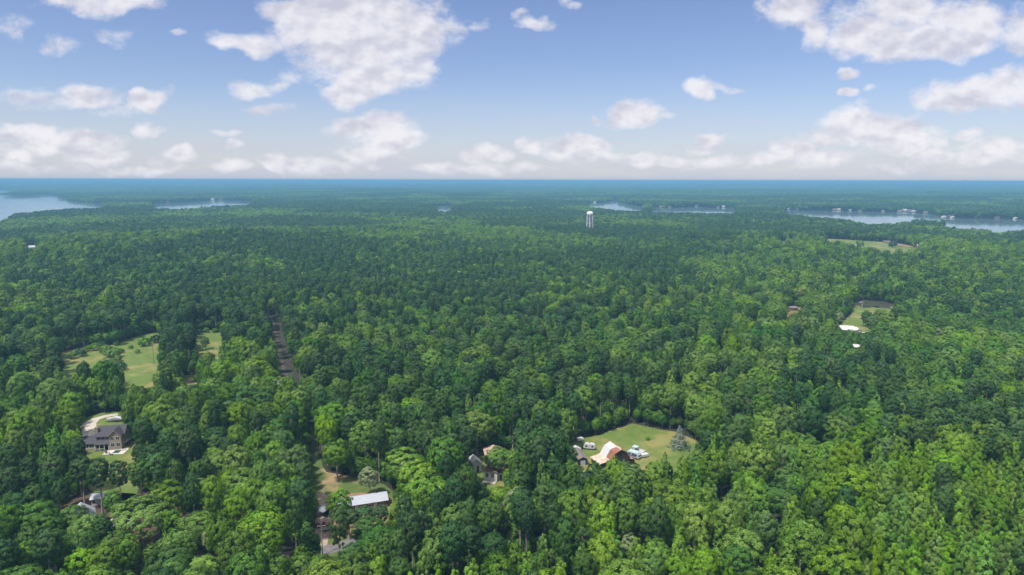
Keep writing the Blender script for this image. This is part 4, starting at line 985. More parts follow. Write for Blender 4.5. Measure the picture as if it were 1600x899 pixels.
car_white, car_silver, car_red, car_blue, car_dark = paint('car_paint_white', (0.393, 0.393, 0.393)), paint('car_paint_silver', (0.300, 0.314, 0.336)), paint('car_paint_red', (0.200, 0.021, 0.018)), paint('car_paint_blue', (0.036, 0.086, 0.214)), paint('car_paint_dark', (0.021, 0.021, 0.025))

# ------------------------------------------------------------------ building kit (local frame: x along the front, y into the depth, z up)
def walls(parent, mat, x0, x1, y0, y1, h, name='wall', gable=None, rise=0.0, z0=0.0):
    """one wall shell; gable 'x': ridge runs along x, 'y': along y"""
    mb = MB()
    if gable == 'x': mb.prism([(y0, z0), (y1, z0), (y1, h), ((y0 + y1) / 2, h + rise), (y0, h)], 'x', x0, x1)
    elif gable == 'y': mb.prism([(x0, z0), (x1, z0), (x1, h), ((x0 + x1) / 2, h + rise), (x0, h)], 'y', y0, y1)
    else: mb.box(x0, x1, y0, y1, z0, h)
    return mb.build(name, mat, parent)
def roof(parent, mat, x0, x1, y0, y1, h, rise, axis, over=.4, th=.14, name='roof', mats=None):
    """two sloping slabs meeting in a ridge, 3 cm proud of the walls"""
    mb = MB()
    if axis == 'x': m = (y0 + y1) / 2; half = (y1 - y0) / 2; a0, a1 = y0, y1; e0, e1 = x0 - over, x1 + over
    else: m = (x0 + x1) / 2; half = (x1 - x0) / 2; a0, a1 = x0, x1; e0, e1 = y0 - over, y1 + over
    s = rise / half; o = over; L = .03
    pts = [(a0 - o, h - o * s + L), (m, h + rise + L), (a1 + o, h - o * s + L), (a1 + o, h - o * s + th + L), (m, h + rise + th + L), (a0 - o, h - o * s + th + L)]
    mb.prism(pts, axis, e0, e1)
    return mb.build(name, mat, parent)
def hip_roof(parent, mat, x0, x1, y0, y1, h, rise, over=.4, name='roof'):
    mb = MB(); a, b, c, d = x0 - over, x1 + over, y0 - over, y1 + over; m = (c + d) / 2; k = min((d - c) / 2, (b - a) / 2 - .2)
    mb.add([(a, c, h), (b, c, h), (b, d, h), (a, d, h), (a, c, h + .12), (b, c, h + .12), (b, d, h + .12), (a, d, h + .12), (a + k, m, h + rise), (b - k, m, h + rise)],
           [(0, 3, 2, 1), (0, 1, 5, 4), (1, 2, 6, 5), (2, 3, 7, 6), (3, 0, 4, 7), (4, 5, 9, 8), (5, 6, 9), (6, 7, 8, 9), (7, 4, 8)])
    return mb.build(name, mat, parent)
def shed_roof(parent, mat, x0, x1, y0, y1, z0, z1, axis='y', th=.12, name='roof'):
    """one slab sloping from z0 at the low edge to z1"""
    mb = MB()
    if axis == 'y': mb.prism([(y0, z0), (y1, z1), (y1, z1 + th), (y0, z0 + th)], 'x', x0, x1)
    else: mb.prism([(x0, z0), (x1, z1), (x1, z1 + th), (x0, z0 + th)], 'y', y0, y1)
    return mb.build(name, mat, parent)
def window(parent, x, y, z, w, h, face='front', frame=None, panes=2):
    """a window let into a wall face: frame proud of the wall, panes within"""
    frame = frame or white; f = MB(); t = .10; e = .05
    def B(mb, u0, u1, v0, v1, d0, d1):
        if face == 'front': mb.box(x + u0, x + u1, y - d1, y - d0, z + v0, z + v1)
        elif face == 'left': mb.box(x - d1, x - d0, y + u0, y + u1, z + v0, z + v1)
        elif face == 'right': mb.box(x + d0, x + d1, y + u0, y + u1, z + v0, z + v1)
    B(f, -w / 2 - t, w / 2 + t, -t, -.003, .003, e); B(f, -w / 2 - t, w / 2 + t, h + .003, h + t, .003, e)
    B(f, -w / 2 - t, -w / 2 - .003, 0, h, .003, e); B(f, w / 2 + .003, w / 2 + t, 0, h, .003, e)
    for k in range(1, panes): u = -w / 2 + w * k / panes; B(f, u - .035, u + .035, 0, h, .022, e)
    o = f.build('window', frame, parent); g = MB(); B(g, -w / 2, w / 2, 0, h, .003, .02); g.build('pane', glass, o)
    return o
def door(parent, x, y, z, w, h, mat):
    m = MB(); m.box(x - w / 2, x + w / 2, y - .05, y - .003, z, z + h); o = m.build('door', mat, parent)
    k = MB(); k.box(x + w * .3, x + w * .3 + .08, y - .11, y - .053, z + h * .45, z + h * .52); k.build('handle', steel, o); return o

def P3(px, py, z=0.0):
    p = pix(px, py, z); return (p[0], p[1], 0.0)

# ------------------------------------------------------------------ the brick house on its lawn
def brick_house():
    h = thing('brick_house', 'two-storey tan house with dark slate roofs and gabled bay, on the lawn', 'house', P3(164, 703), R(11))
    walls(h, tan_wall, -3.4, 7.0, 1.2, 8.4, 5.6, gable='x', rise=3.0)
    roof(h, slate, -3.4, 7.0, 1.2, 8.4, 5.6, 3.0, 'x', .5)
    w2 = walls(h, stone, 2.2, 6.9, -1.3, 3.2, 6.2, name='bay_wall', gable='y', rise=2.3); w2['label'] = 'gabled stone bay'
    roof(h, slate, 2.2, 6.9, -1.3, 3.4, 6.2, 2.3, 'y', .35, name='bay_roof')
    fa = MB(); fa.prism([(1.82, 5.98), (4.55, 8.60), (7.28, 5.98), (7.28, 5.70), (4.55, 8.30), (1.82, 5.70)], 'y', -1.70, -1.655); fa.build('gable_board', tan_wall, h)
    walls(h, tan_wall, -8.2, -3.43, 0.6, 7.0, 2.9, name='garage_wall', gable='x', rise=2.2)
    roof(h, slate, -8.2, -3.75, .6, 7.0, 2.9, 2.2, 'x', .4, name='garage_roof')
    for x in (3.55, 5.6): window(h, x, -1.3, 1.6, 1.3, 1.5); window(h, x, -1.3, 4.4, 1.2, 1.3)
    for x in (-7.0, -5.2): window(h, x, .6, 1.0, 1.3, 1.2)
    for x in (-2.5, -.9, .8): window(h, x, 1.2, 4.1, 1.0, .9)
    for x in (-2.3, 0.2): window(h, x, 1.2, .3, 1.6, 2.0, frame=dark_wood, panes=3)
    window(h, 6.9, 1.0, 1.5, 1.1, 1.3, 'right')
    shed_roof(h, slate, -3.4, 2.1, -1.6, 1.17, 2.75, 3.75, name='porch_roof')
    d = MB(); d.box(-3.4, 2.1, -1.5, 1.15, .0, .25); d.build('porch_deck', dark_wood, h)
    for x in (-3.2, -1.4, .4, 2.0): p = MB(); p.box(x - .1, x + .1, -1.4, -1.2, .25, 2.8); p.build('post', white, h)
    rl = MB(); rl.box(-3.1, .3, -1.34, -1.28, 1.05, 1.13); [rl.box(-3.05 + i * .25, -3.0 + i * .25, -1.33, -1.29, .3, 1.05) for i in range(13)]; rl.build('railing', white, h)
    c = MB(); c.box(-4.1, -2.9, 2.2, 3.4, 0, 8.6); c.box(-4.2, -2.8, 2.1, 3.5, 8.603, 8.85); c.box(-3.8, -3.2, 2.5, 3.1, 8.853, 9.15); c.build('chimney', stone, h)
    # the low retaining wall before the garage wing
    m = MB(); m.box(-8.2, -3.5, .2, .57, 0, .8); m.build('plinth', stone, h)
brick_house()
def pool():
    a = thing('swimming_pool', 'rectangular pool under a dark green cover, in a pale paved terrace', 'pool', P3(182, 707.5), R(6))
    t = MB(); t.box(-4.6, 3.4, -1.9, 3.4, .02, .16); t.box(-3.0, 3.0, 3.403, 5.6, .02, .16); t.build('terrace', concrete_mat, a)
    c = MB(); [c.box(*q) for q in ((-1.6, 1.6, -1.5, -1.2, .163, .27), (-1.6, 1.6, 2.2, 2.5, .163, .27), (-1.6, -1.3, -1.197, 2.197, .163, .27), (1.3, 1.6, -1.197, 2.197, .163, .27))]; c.build('coping', white, a)
    g = MB(); g.box(-1.297, 1.297, -1.197, 2.197, .163, .2); g.build('cover', pool_cover, a)
pool()
def lounger(px, py, rz, label, mat):
    l = thing('sun_lounger', label, 'sun lounger', P3(px, py), rz, 'loungers round the covered pool')
    l.location.z = .16
    m = MB(); m.box(-.33, .33, -.95, .4, .28, .36); m.build('seat', mat, l)
    m = MB(); m.prism([(.4, .28), (.95, .72), (.92, .79), (.4, .36)], 'x', -.33, .33); m.build('backrest', mat, l)
    for x in (-.28, .28):
        for y in (-.85, .35): q = MB(); q.box(x - .03, x + .03, y - .03, y + .03, 0, .28); q.build('leg', steel, l)
lounger(166, 708.5, .5, 'dark lounger at the near corner of the terrace beside the covered pool', dark_wood)
lounger(173, 711, 1.3, 'small grey lounger on the near edge of the pool terrace', metal_dark)
lounger(193, 704, 2.0, 'white lounger on the far corner of the terrace from the porch', white)
def parasol(px, py, label, mat):
    l = thing('parasol', label, 'parasol', P3(px, py), 0, 'parasols beside the bay of the brick house')
    m = MB(); m.tube((0, 0, 0), (0, 0, 2.4), .035, .03, 6); m.build('pole', steel, l)
    m = MB(); m.lathe([(1.5, 2.02), (1.45, 2.06), (.7, 2.35), (.06, 2.55)], 8); m.build('canopy', mat, l)
    m = MB(); m.lathe([(.3, .0), (.3, .08), (.08, .12)], 10); m.build('base', metal_dark, l)
parasol(194, 697.5, 'pale grey parasol beside the bay of the brick house, nearer the wall', metal_white)
parasol(198.5, 694.5, 'slate-blue parasol out on the lawn beside the brick house', paint('parasol_cloth', (.22, .26, .34), .8))

# ------------------------------------------------------------------ vehicles
def car(px, py, rz, label, mat, cat='car', name='parked_car', L=4.6, z=0.0):
    c = thing(name, label, cat, P3(px, py), rz, 'vehicles parked by the houses'); W = 1.84; c.location.z = z
    m = MB(); m.prism([(-L / 2, .42), (-L / 2 + .05, .85), (-L * .28, .95), (L * .42, .92), (L / 2, .72), (L / 2, .38), (L * .3, .3), (-L * .35, .3)], 'y', -W / 2, W / 2); m.build('body', mat, c, bevel=.06)
    m = MB(); m.prism([(-L * .44, .94), (-L * .33, 1.42), (L * .05, 1.46), (L * .24, .94)], 'y', -W / 2 + .12, W / 2 - .12); m.build('cabin_glass', glass, c, bevel=.04)
    m = MB(); m.prism([(-L * .325, 1.44), (-L * .31, 1.50), (L * .04, 1.52), (L * .06, 1.46)], 'y', -W / 2 + .14, W / 2 - .14); m.build('roof', mat, c)
    for x in (-L * .31, L * .31):
        for s in (-1, 1):
            m = MB(); m.tube((x, s * (W / 2 - .2), .34), (x, s * (W / 2 + .02), .34), .34, n=14); w = m.build('wheel', rubber, c)
            m = MB(); m.tube((x, s * (W / 2 + .021), .34), (x, s * (W / 2 + .035), .34), .2, n=10); m.build('rim', steel, w)
    for s in (-1, 1): m = MB(); m.box(L / 2 - .003, L / 2 + .03, s * .62 - .16, s * .62 + .16, .55, .7); m.build('headlight', white, c)
car(134.5, 685.5, R(70), 'white car parked on the gravel beside the garage wing of the brick house', car_white)
car(131, 690, R(80), 'blue-grey car by the near end of the garage wing', car_blue)
car(130, 697.5, R(60), 'small dark car half under trees below the garage wing', car_dark, L=4.2)
car(503.5, 823, R(8), 'dark red car on the dirt drive near the small carport', car_red)
car(1346, 474, R(20), 'silver car far off on the pale driveway beside the lone pine', car_silver)
car(1371, 481, R(-20), 'dark car far off on the grass by the pale driveway', car_dark)
def boat(px, py, rz):
    b = thing('boat_on_trailer', 'long white covered boat on a trailer, on the grass behind the brick house', 'boat', P3(px, py), rz)
    V = []; F = []; n = 9; st = np.linspace(-3.4, 3.7, n)
    for i, x in enumerate(st):
        w = 1.18 * (1 - max(0, (x - .3) / 3.5) ** 2.2) * (1 if x > -3 else .92); w = max(w, .05); k = .65 + .25 * max(0, x / 3.7) ** 2
        V += [(x, -w, 1.5 + .12 * max(0, x)), (x, -w * .75, k + .05), (x, 0, k - .18), (x, w * .75, k + .05), (x, w, 1.5 + .12 * max(0, x))]
    for i in range(n - 1):
        for j in range(4): F.append((i * 5 + j, i * 5 + j + 1, (i + 1) * 5 + j + 1, (i + 1) * 5 + j))
    F += [(0, 1, 2, 3, 4), tuple((n - 1) * 5 + q for q in (4, 3, 2, 1, 0))]
    F += [(i * 5, (i + 1) * 5, (i + 1) * 5 + 4, i * 5 + 4) for i in range(n - 1)]
    MB().add(V, F).build('hull', car_white, b)
    m = MB(); m.prism([(-3.3, 1.53), (-2.6, 1.9), (-.6, 2.35), (.5, 2.2), (1.6, 1.85), (1.6, 1.75)], 'y', -.95, .95); m.build('cover', metal_white, b, bevel=.12)
    m = MB(); m.box(-2.6, 2.2, -.75, -.65, .45, .55); m.box(-2.6, 2.2, .65, .75, .45, .55); m.box(-2.6, -2.5, -.647, .647, .45, .55); m.prism([(2.203, -.75), (4.6, -.05), (4.6, .05), (2.203, .75)], 'z', .45, .55); m.build('trailer', steel, b)
    for x in (-1.7, -.9):
        for s in (-1, 1): m = MB(); m.tube((x, s * .9, .32), (x, s * 1.1, .32), .32, n=12); m.build('wheel', rubber, b)
boat(180, 659, R(186))

# ------------------------------------------------------------------ hidden roofs round the brown yard
def simple_house(name, label, loc, rz, w, d, h, rise, wallm, roofm, axis='x', wins=2, cat='house', hip=False, dr=True, over=.5):
    o = thing(name, label, cat, loc, rz)
    walls(o, wallm, -w / 2, w / 2, 0, d, h, gable=None if hip else axis, rise=rise)
    if hip: hip_roof(o, roofm, -w / 2, w / 2, 0, d, h + .003, rise, over)
    else: roof(o, roofm, -w / 2, w / 2, 0, d, h, rise, axis, over)
    for i in range(wins): window(o, -w / 2 + w * (i + .5) / wins - (.0 if not dr else .35), 0, h * .38, min(1.1, w / wins * .35), h * .38)
    if dr: door(o, w * .12 + (.4 if wins == 1 else 0.15), 0, .05, .9, min(2.1, h * .8), dark_wood)
    return o
simple_house('cottage', 'house with grey gabled roof peeping from the trees of the brown yard', P3(131, 826, 0), R(35), 6.6, 7, 3.2, 2.6, white, metal_roof, 'y', 2)
simple_house('outbuilding', 'low white-roofed building behind the pine trunks in the brown yard', P3(160, 789, 0), R(14), 6.5, 4.2, 2.4, .9, white, metal_roof, 'x', 3, 'building')
o = simple_house('shed', 'tan-trimmed white-roofed shed under the wide shade tree', P3(189, 832, 0), R(18), 6.5, 4.5, 2.5, 1.1, tan_wall, metal_white, 'x', 1, 'shed')
simple_house('shed', 'small slate-roofed shed in the trees beyond the earth path of the brown yard', P3(324, 822, 0), R(-20), 4.5, 3.5, 2.3, 1.1, dark_wood, metal_dark, 'x', 1, 'shed')

# ------------------------------------------------------------------ the long metal-roofed building and what stands in its yard
def long_building():
    p = pix(606, 792, 0); h = thing('long_building', 'long low building with silver metal roof and brown walls, in a bare yard', 'building', (p[0], p[1], 0), R(20))
    L, D, H, Q = 17.0, 6.4, 2.5, 1.35
    walls(h, brick_wall, -L, 0, 0, D, H, gable='x', rise=Q)
    r = roof(h, metal_roof, -L, 0, 0, D, H, Q, 'x', .35)
    s = MB()
    for i in range(30):
        x = -L - .3 + i * .6; s.prism([(-.35, H - .35 * Q / (D / 2) + .175), (D / 2, H + Q + .175), (D / 2, H + Q + .215), (-.35, H - .35 * Q / (D / 2) + .215)], 'x', x, x + .05)
    s.build('standing_seam', steel, r)
    for x in (-15, -12, -9, -6, -2): window(h, x, 0, .9, 1.0, 1.0)
    for x in (-10.4, -4.2): door(h, x, 0, .02, 1.0, 2.05, white)
    window(h, 0, D * .35, .9, .9, .9, 'right')
    m = MB(); m.box(-3.2, -2.6, D - 2.1, D - 1.5, H + .45, H + 1.9); m.build('vent_stack', dark, h)
long_building()
def carport():
    p = pix(505, 806, 0); h = thing('carport', 'small open carport with slate-grey roof on dark posts', 'carport', (p[0], p[1], 0), R(-38))
    roof(h, metal_dark, -2.2, 2.2, -1.4, 1.4, 2.4, .45, 'x', .25)
    for x in (-2.1, 2.1):
        for y in (-1.3, 1.3): m = MB(); m.box(x - .08, x + .08, y - .08, y + .08, 0, 2.4); m.build('post', dark_wood, h)
    m = MB(); m.box(-2.18, 2.18, 1.31, 1.39, 0, 2.2); m.build('back_wall', dark_wood, h)
carport()
def trailer(px, py, rz, label):
    t = thing('flatbed_trailer', label, 'trailer', P3(px, py), rz)
    m = MB(); m.box(-1.9, 1.9, -.95, .95, .62, .74); m.build('bed', pole_wood, t)
    m = MB(); m.prism([(1.9, -.4), (3.1, -.04), (3.1, .04), (1.9, .4)], 'z', .52, .61); m.build('tongue', metal_dark, t)
    for s in (-1, 1): m = MB(); m.tube((-.3, s * 1.0, .34), (-.3, s * 1.2, .34), .34, n=12); m.build('wheel', rubber, t)
trailer(510, 829, R(12), 'empty flatbed trailer on the dirt drive behind the dark red car')
def utility_pole(px, py, h, label, rz=0.0, z=0.0):
    t = thing('utility_pole', label, 'utility pole', P3(px, py), rz, 'utility poles along the cut'); t.location.z = z
    m = MB(); m.tube((0, 0, -.5), (0, 0, h), .17, .11, 8); m.build('pole', pole_wood, t)
    m = MB(); m.box(-1.2, 1.2, -.07, .07, h - .75, h - .62); m.build('crossarm', pole_wood, t)
    for x in (-1.05, -.4, .4, 1.05): m = MB(); m.tube((x, 0, h - .617), (x, 0, h - .42), .05, .04, 6); m.build('insulator', white, t)
utility_pole(497, 716, 10.5, 'wooden utility pole on the grass strip behind the bare yard', R(35))
utility_pole(240.5, 568, 12, 'thin pale pole on the sloping meadow near its far corner', R(20))
utility_pole(504, 868, 10, 'wooden utility pole beside the country road', R(10))

# ------------------------------------------------------------------ the white houses under the trees
def white_house():
    o = thing('farmhouse', 'white house with brown shingle roof showing between trees, nearest of the white houses', 'house', P3(762, 752), R(-14))
    walls(o, white, -1.6, 3.6, 0, 5.6, 3.9)
    hip_roof(o, brown_roof, -1.6, 3.6, 0, 5.6, 3.903, 2.5, .4)
    walls(o, white, 3.63, 9.6, 1.4, 6.6, 3.4, name='wing_wall', gable='x', rise=2.0)
    roof(o, brown_roof, 4.05, 9.6, 1.4, 6.6, 3.4, 2.0, 'x', .35, name='wing_roof')
    window(o, -.3, 0, 1.6, .9, 1.4); window(o, 1.9, 0, 1.6, 1.0, 1.5); window(o, 6.2, 1.4, 1.4, .9, 1.3); door(o, 4.7, 1.4, .1, .9, 2.1, dark_wood)
    window(o, -1.6, 2.5, 1.6, 1.0, 1.4, 'left')
    m = MB(); m.box(-1.5, 3.4, -2.0, -.03, .0, .35); m.build('step', concrete_mat, o)
white_house()
simple_house('cottage', 'small white gabled house beside the nearest white house, half under a tree', P3(744, 738), R(18), 4.4, 4.5, 3.3, 1.9, white, metal_white, 'y', 2)
simple_house('cottage', 'house with faded pink hipped roof at the edge of the dark pines', P3(772, 722), R(8), 6.6, 6.5, 3.2, 2.6, white, pink_roof, 'x', 2, hip=True)
simple_house('shed', 'little white shed behind the brown-roofed wing of the white house', P3(796, 738), R(12), 3.2, 3.0, 2.3, .9, white, pink_roof, 'x', 1, 'shed')

# ------------------------------------------------------------------ the rusty barn and its meadow
def barn():
    pf = pix(970, 702.5, 7.2); pb = pix(953.5, 690.5, 7.2); d = (pb - pf)[:2]; L = float(np.linalg.norm(d)); rz = math.atan2(d[1], d[0]) - math.pi / 2
    o = thing('barn', 'old dark timber barn with rusty gambrel roof, its far slope bleached white', 'barn', (pf[0], pf[1], 0), rz)
    W = 3.9
    m = MB(); m.prism([(-W, 0), (W, 0), (W, 3.4), (2.4, 5.9), (0, 7.05), (-2.4, 5.9), (-W, 3.4)], 'y', 0, L); m.build('wall', dark_wood, o)
    def slab(nm, a, b, y0, y1, mat, th=.1):
        n = np.array([-(b[1] - a[1]), b[0] - a[0]]); n = n / np.linalg.norm(n) * (1 if n[1] > 0 else -1) if n[1] != 0 else n
        a = np.array(a) + n * .03; b = np.array(b) + n * .03
        q = MB(); q.prism([tuple(a), tuple(b), tuple(b + n * th), tuple(a + n * th)], 'y', y0, y1); return q.build(nm, mat, o)
    ym = L * .46
    for (sx, nm) in ((-1, 'roof'), (1, 'roof')):
        A, B, Cc = (0, 7.05), (sx * 2.4, 5.9), (sx * (W + .25), 3.05)
        if sx < 0:
            slab('roof', A, B, -.35, ym, rust); slab('roof', B, Cc, -.35, ym, rust)
            a = slab('roof', A, B, ym + .01, L + .35, metal_white); b = slab('roof', B, Cc, ym + .01, L + .35, metal_white); a['label'] = b['label'] = 'bleached white roof sheets'
        else: slab('roof', A, B, -.35, L + .35, rust); slab('roof', B, Cc, -.35, L + .35, rust)
    q = MB(); q.box(-.18, .18, -.36, L + .36, 7.17, 7.23); q.build('ridge_cap', rust_pale, o)
    # lean-tos on both sides
    m = MB(); m.prism([(-W - .03, 0), (-W - 4.6, 0), (-W - 4.6, 2.1), (-W - .03, 2.95)], 'y', .8, L - .4); m.build('lean_to', dark_wood, o)
    shed_roof(o, rust_mixed, -W - 5.0, -W - .28, .5, L, 2.05, 3.02, 'x', name='lean_to_roof')
    m = MB(); m.prism([(W + .03, 0), (W + 2.6, 0), (W + 2.6, 1.9), (W + .03, 2.85)], 'y', .3, L - 1.5); m.build('lean_to', dark_wood, o)
    q = MB(); q.prism([(W + .28, 2.92), (W + 3.0, 1.8), (W + 3.0, 1.92), (W + .28, 3.04)], 'y', .0, L - 1.2); q.build('lean_to_roof', rust, o)
    m = MB(); m.box(-1.3, 1.3, -.06, -.003, 0, 3.0); w = m.build('door', dark, o); m = MB(); m.box(-1.6, -1.33, -.1, -.003, 0, 3.2); m.box(1.33, 1.6, -.1, -.003, 0, 3.2); m.build('door_frame', rust, w)
    m = MB(); m.box(-.6, .6, -.05, -.003, 4.3, 5.5); m.build('loft_door', dark, o)
barn()
def grey_shed():
    pf = pix(911, 716, 3.0); pb = pix(899, 698, 3.0); d = (pb - pf)[:2]; L = float(np.linalg.norm(d)); rz = math.atan2(d[1], d[0]) - math.pi / 2
    o = thing('long_shed', 'long weathered shed with grey-brown roof at the near edge of the barn meadow', 'shed', (pf[0], pf[1], 0), rz)
    walls(o, dark_wood, -1.7, 1.7, 0, L, 2.5, gable='y', rise=.9)
    r = roof(o, grey_roof, -1.7, 1.7, 0, L * .8, 2.5, .9, 'y', .3)
    r = roof(o, metal_white, -1.7, 1.7, L * .8 + .65, L, 2.5, .9, 'y', .3); r['label'] = 'white metal roof end'
    m = MB(); m.box(-1.0, 1.0, -.05, -.003, 0, 2.0); d = m.build('door', metal_roof, o); m = MB(); m.box(.6, .68, -.1, -.053, .9, 1.1); m.build('handle', dark, d)
grey_shed()
def camper(px, py, rz):
    t = thing('camper_trailer', 'rounded white travel trailer standing on the grass left of the barn', 'camper', P3(px, py), rz)
    m = MB(); m.prism([(-2.3, .55), (-2.5, 1.1), (-2.35, 1.9), (-1.8, 2.4), (-1.0, 2.6), (1.2, 2.6), (2.0, 2.35), (2.4, 1.8), (2.45, 1.0), (2.2, .55)], 'y', -1.05, 1.05); m.build('body', car_white, t, bevel=.14)
    for x, w in ((-1.2, .7), (1.3, .7)): window(t, x, -1.06, 1.35, w, .6, frame=steel, panes=1)
    door(t, .15, -1.06, .65, .65, 1.7, metal_white)
    m = MB(); m.prism([(2.2, -.5), (3.4, -.05), (3.4, .05), (2.2, .5)], 'z', .42, .5); m.build('tongue', metal_dark, t)
    for s in (-1, 1): m = MB(); m.tube((-.2, s * .85, .34), (-.2, s * 1.08, .34), .34, n=14); m.build('wheel', rubber, t)
    m = MB(); m.box(-.4, .4, -.3, .3, 2.59, 2.78); m.build('roof_vent', steel, t)
camper(921, 702, R(-12))
def motorhome(px, py, rz, label, L, roofm, bodym, name='motorhome', h=2.9):
    t = thing(name, label, 'motorhome', P3(px, py), rz)
    m = MB(); m.prism([(-L / 2, .5), (-L / 2, h - .1), (-L / 2 + .15, h), (L / 2 - .9, h), (L / 2 - .3, h - .7), (L / 2 - .15, 1.25), (L / 2, 1.1), (L / 2, .5)], 'y', -1.15, 1.15); m.build('body', bodym, t, bevel=.08)
    m = MB(); m.box(-L / 2 + .2, L / 2 - 1.1, -1.08, 1.08, h + .003, h + .06); m.build('roof', roofm, t)
    m = MB(); m.box(-L / 2 + .5, L / 2 - 1.3, -1.18, -1.155, .95, 1.25); m.build('stripe', car_blue, t)
    for x in (-L * .3, 0, L * .22): window(t, x, -1.16, 1.5, .9, .6, frame=steel, panes=1)
    m = MB(); m.prism([(L / 2 - .32, 1.3), (L / 2 - .12, 1.3), (L / 2 - .3, h - .75)], 'y', -1.0, 1.0); m.build('windscreen', glass, t)
    for x in (-L * .28, L * .32):
        for s in (-1, 1): m = MB(); m.tube((x, s * .95, .42), (x, s * 1.19, .42), .42, n=14); m.build('wheel', rubber, t)
    m = MB(); m.box(-.5, .4, -.4, .4, h + .063, h + .28); m.build('roof_unit', white, t)
aqua = paint('aqua_paint', (.24, .38, .39), .5)
motorhome(991, 715.5, R(-42), 'motorhome with pale aqua roof parked beside the barn', 5.4, aqua, car_silver, h=2.6)
def pontoon(px, py, rz):
    t = thing('pontoon_boat', 'low grey pontoon boat on a trailer beyond the motorhome', 'boat', P3(px, py), rz)
    for s in (-1, 1): m = MB(); m.tube((-3, s * .85, .7), (2.6, s * .85, .7), .3, .3, 10); m.tube((2.6, s * .85, .7), (3.3, s * .85, .85), .3, .05, 10); m.build('float', steel, t)
    m = MB(); m.box(-3, 3, -1.15, 1.15, 1.003, 1.12); m.build('deck', metal_roof, t)
    m = MB(); [m.box(*q) for q in ((-2.8, 2.8, -1.12, -1.05, 1.123, 1.7), (-2.8, 2.8, 1.05, 1.12, 1.123, 1.7), (-2.8, -2.73, -1.047, 1.047, 1.123, 1.7), (2.73, 2.8, -1.047, 1.047, 1.123, 1.7))]; m.build('rail', white, t)
    m = MB(); m.box(-2.4, -.2, -1.1, 1.1, 2.7, 2.78); m.build('canopy', aqua, t)
    for x in (-2.3, -.3):
        for s in (-1, 1): m = MB(); m.tube((x, s * 1.0, 1.12), (x, s * 1.0, 2.7), .03, n=5); m.build('post', steel, t)
pontoon(997, 709, R(-42))
def stack_item(px, py, label):
    t = thing('utility_trailer', label, 'trailer', P3(px, py), R(20))
    m = MB(); m.box(-1.4, 1.4, -.9, .9, .5, 1.5); m.build('box', car_white, t, bevel=.05)
    for s in (-1, 1): m = MB(); m.tube((0, s * .92, .3), (0, s * 1.08, .3), .3, n=12); m.build('wheel', rubber, t)
    m = MB(); m.box(1.4, 2.4, -.05, .05, .45, .52); m.build('tongue', steel, t)
stack_item(1007, 714.5, 'small white box trailer at the end of the row beside the barn')
stack_item(906, 689.5, 'small white box trailer at the far treeline behind the camper')

# ------------------------------------------------------------------ the white-roofed house, its hedge and the far buildings
def white_roof_house():
    o = thing('white_roofed_house', 'low house with bright white metal roof behind a dark hedge', 'house', P3(1322, 522), R(-14))
    walls(o, white, -4.2, 5.4, 0, 8.5, 3.2, gable='x', rise=2.0); roof(o, metal_white, -4.2, 5.4, 0, 8.5, 3.2, 2.0, 'x', .6)
    walls(o, white, 5.43, 10.0, -1.2, 6.2, 2.8, name='wing_wall', gable='y', rise=1.5); roof(o, metal_white, 5.9, 10.0, -1.4, 6.4, 2.8, 1.5, 'y', .4, name='wing_roof')
    for x in (-2.6, 0, 3): window(o, x, 0, 1.0, 1.2, 1.2)
    window(o, 7.6, -1.2, 1.0, 1.2, 1.2); door(o, 1.6, 0, .05, 1.0, 2.1, dark_wood)
white_roof_house()
rsH = random.Random(4)
for i in range(19):   # a row of dark conifers as a hedge
    t_ = i / 18; px = 1304 + (1402 - 1304) * t_; py = 541 + 8 * t_ + (3 if t_ > .5 else 0)
    p = P3(px, py); v = i % 3; e = thing('hedge_conifer', 'dark narrow conifer in the hedge before the white-roofed house, %s from its house end' % (['first'] + ORD[1:])[i], 'conifer', p, rsH.uniform(0, 6), 'conifers of the hedge')
    s = rsH.uniform(.95, 1.2); e.scale = (s * 1.1, s * 1.1, s * rsH.uniform(.92, 1.15)); link('trunk', TREE['cedar', v][3], e); link('crown', crown_me('cedar', v, 'cedar'), e)
simple_house('shed', 'white-roofed shed in the trees on the near side of the dark hedge', P3(1340, 549), R(-10), 9, 5, 2.8, 1.2, tan_wall, metal_white, 'x', 2, 'shed')
simple_house('barn', 'low brown shed in a gap far beyond the dense broadleaf trees', P3(1241, 486), R(4), 7, 4, 2.6, 1.1, brick_wall, grey_roof, 'x', 3, 'shed')
def far_house(label, px, py, w, d, h, wm, rm, rz=0.0, axis='x', name='lake_house', z=None, group='houses along the lake shore'):
    p = pix(px, py, 0); gz = max(0.0, float(ground_z(p[0], p[1])[0])); o = simple_house(name, label, (p[0], p[1], gz), rz, w, d, h, h * .45, wm, rm, axis, 3, 'house'); o['group'] = group; return o
far_house('solitary pale-roofed house far off at the left edge of the wood', 50, 395, 16, 9, 5, tan_wall, metal_roof, .2, name='cottage', group='far houses')
far_house('tiny white roof in the wood before the far field', 1222, 388, 16, 9, 9, white, metal_white, .1, name='cottage', group='far houses')
far_house('red-roofed house at the end of the far field', 1441, 391, 15, 9, 6, brick_wall, rust, -.2, name='cottage', group='far houses')
far_house('long brown roof behind the far field', 1386, 381, 10, 7, 3, tan_wall, grey_roof, -.1, name='cottage', group='far houses')
seenw = {}
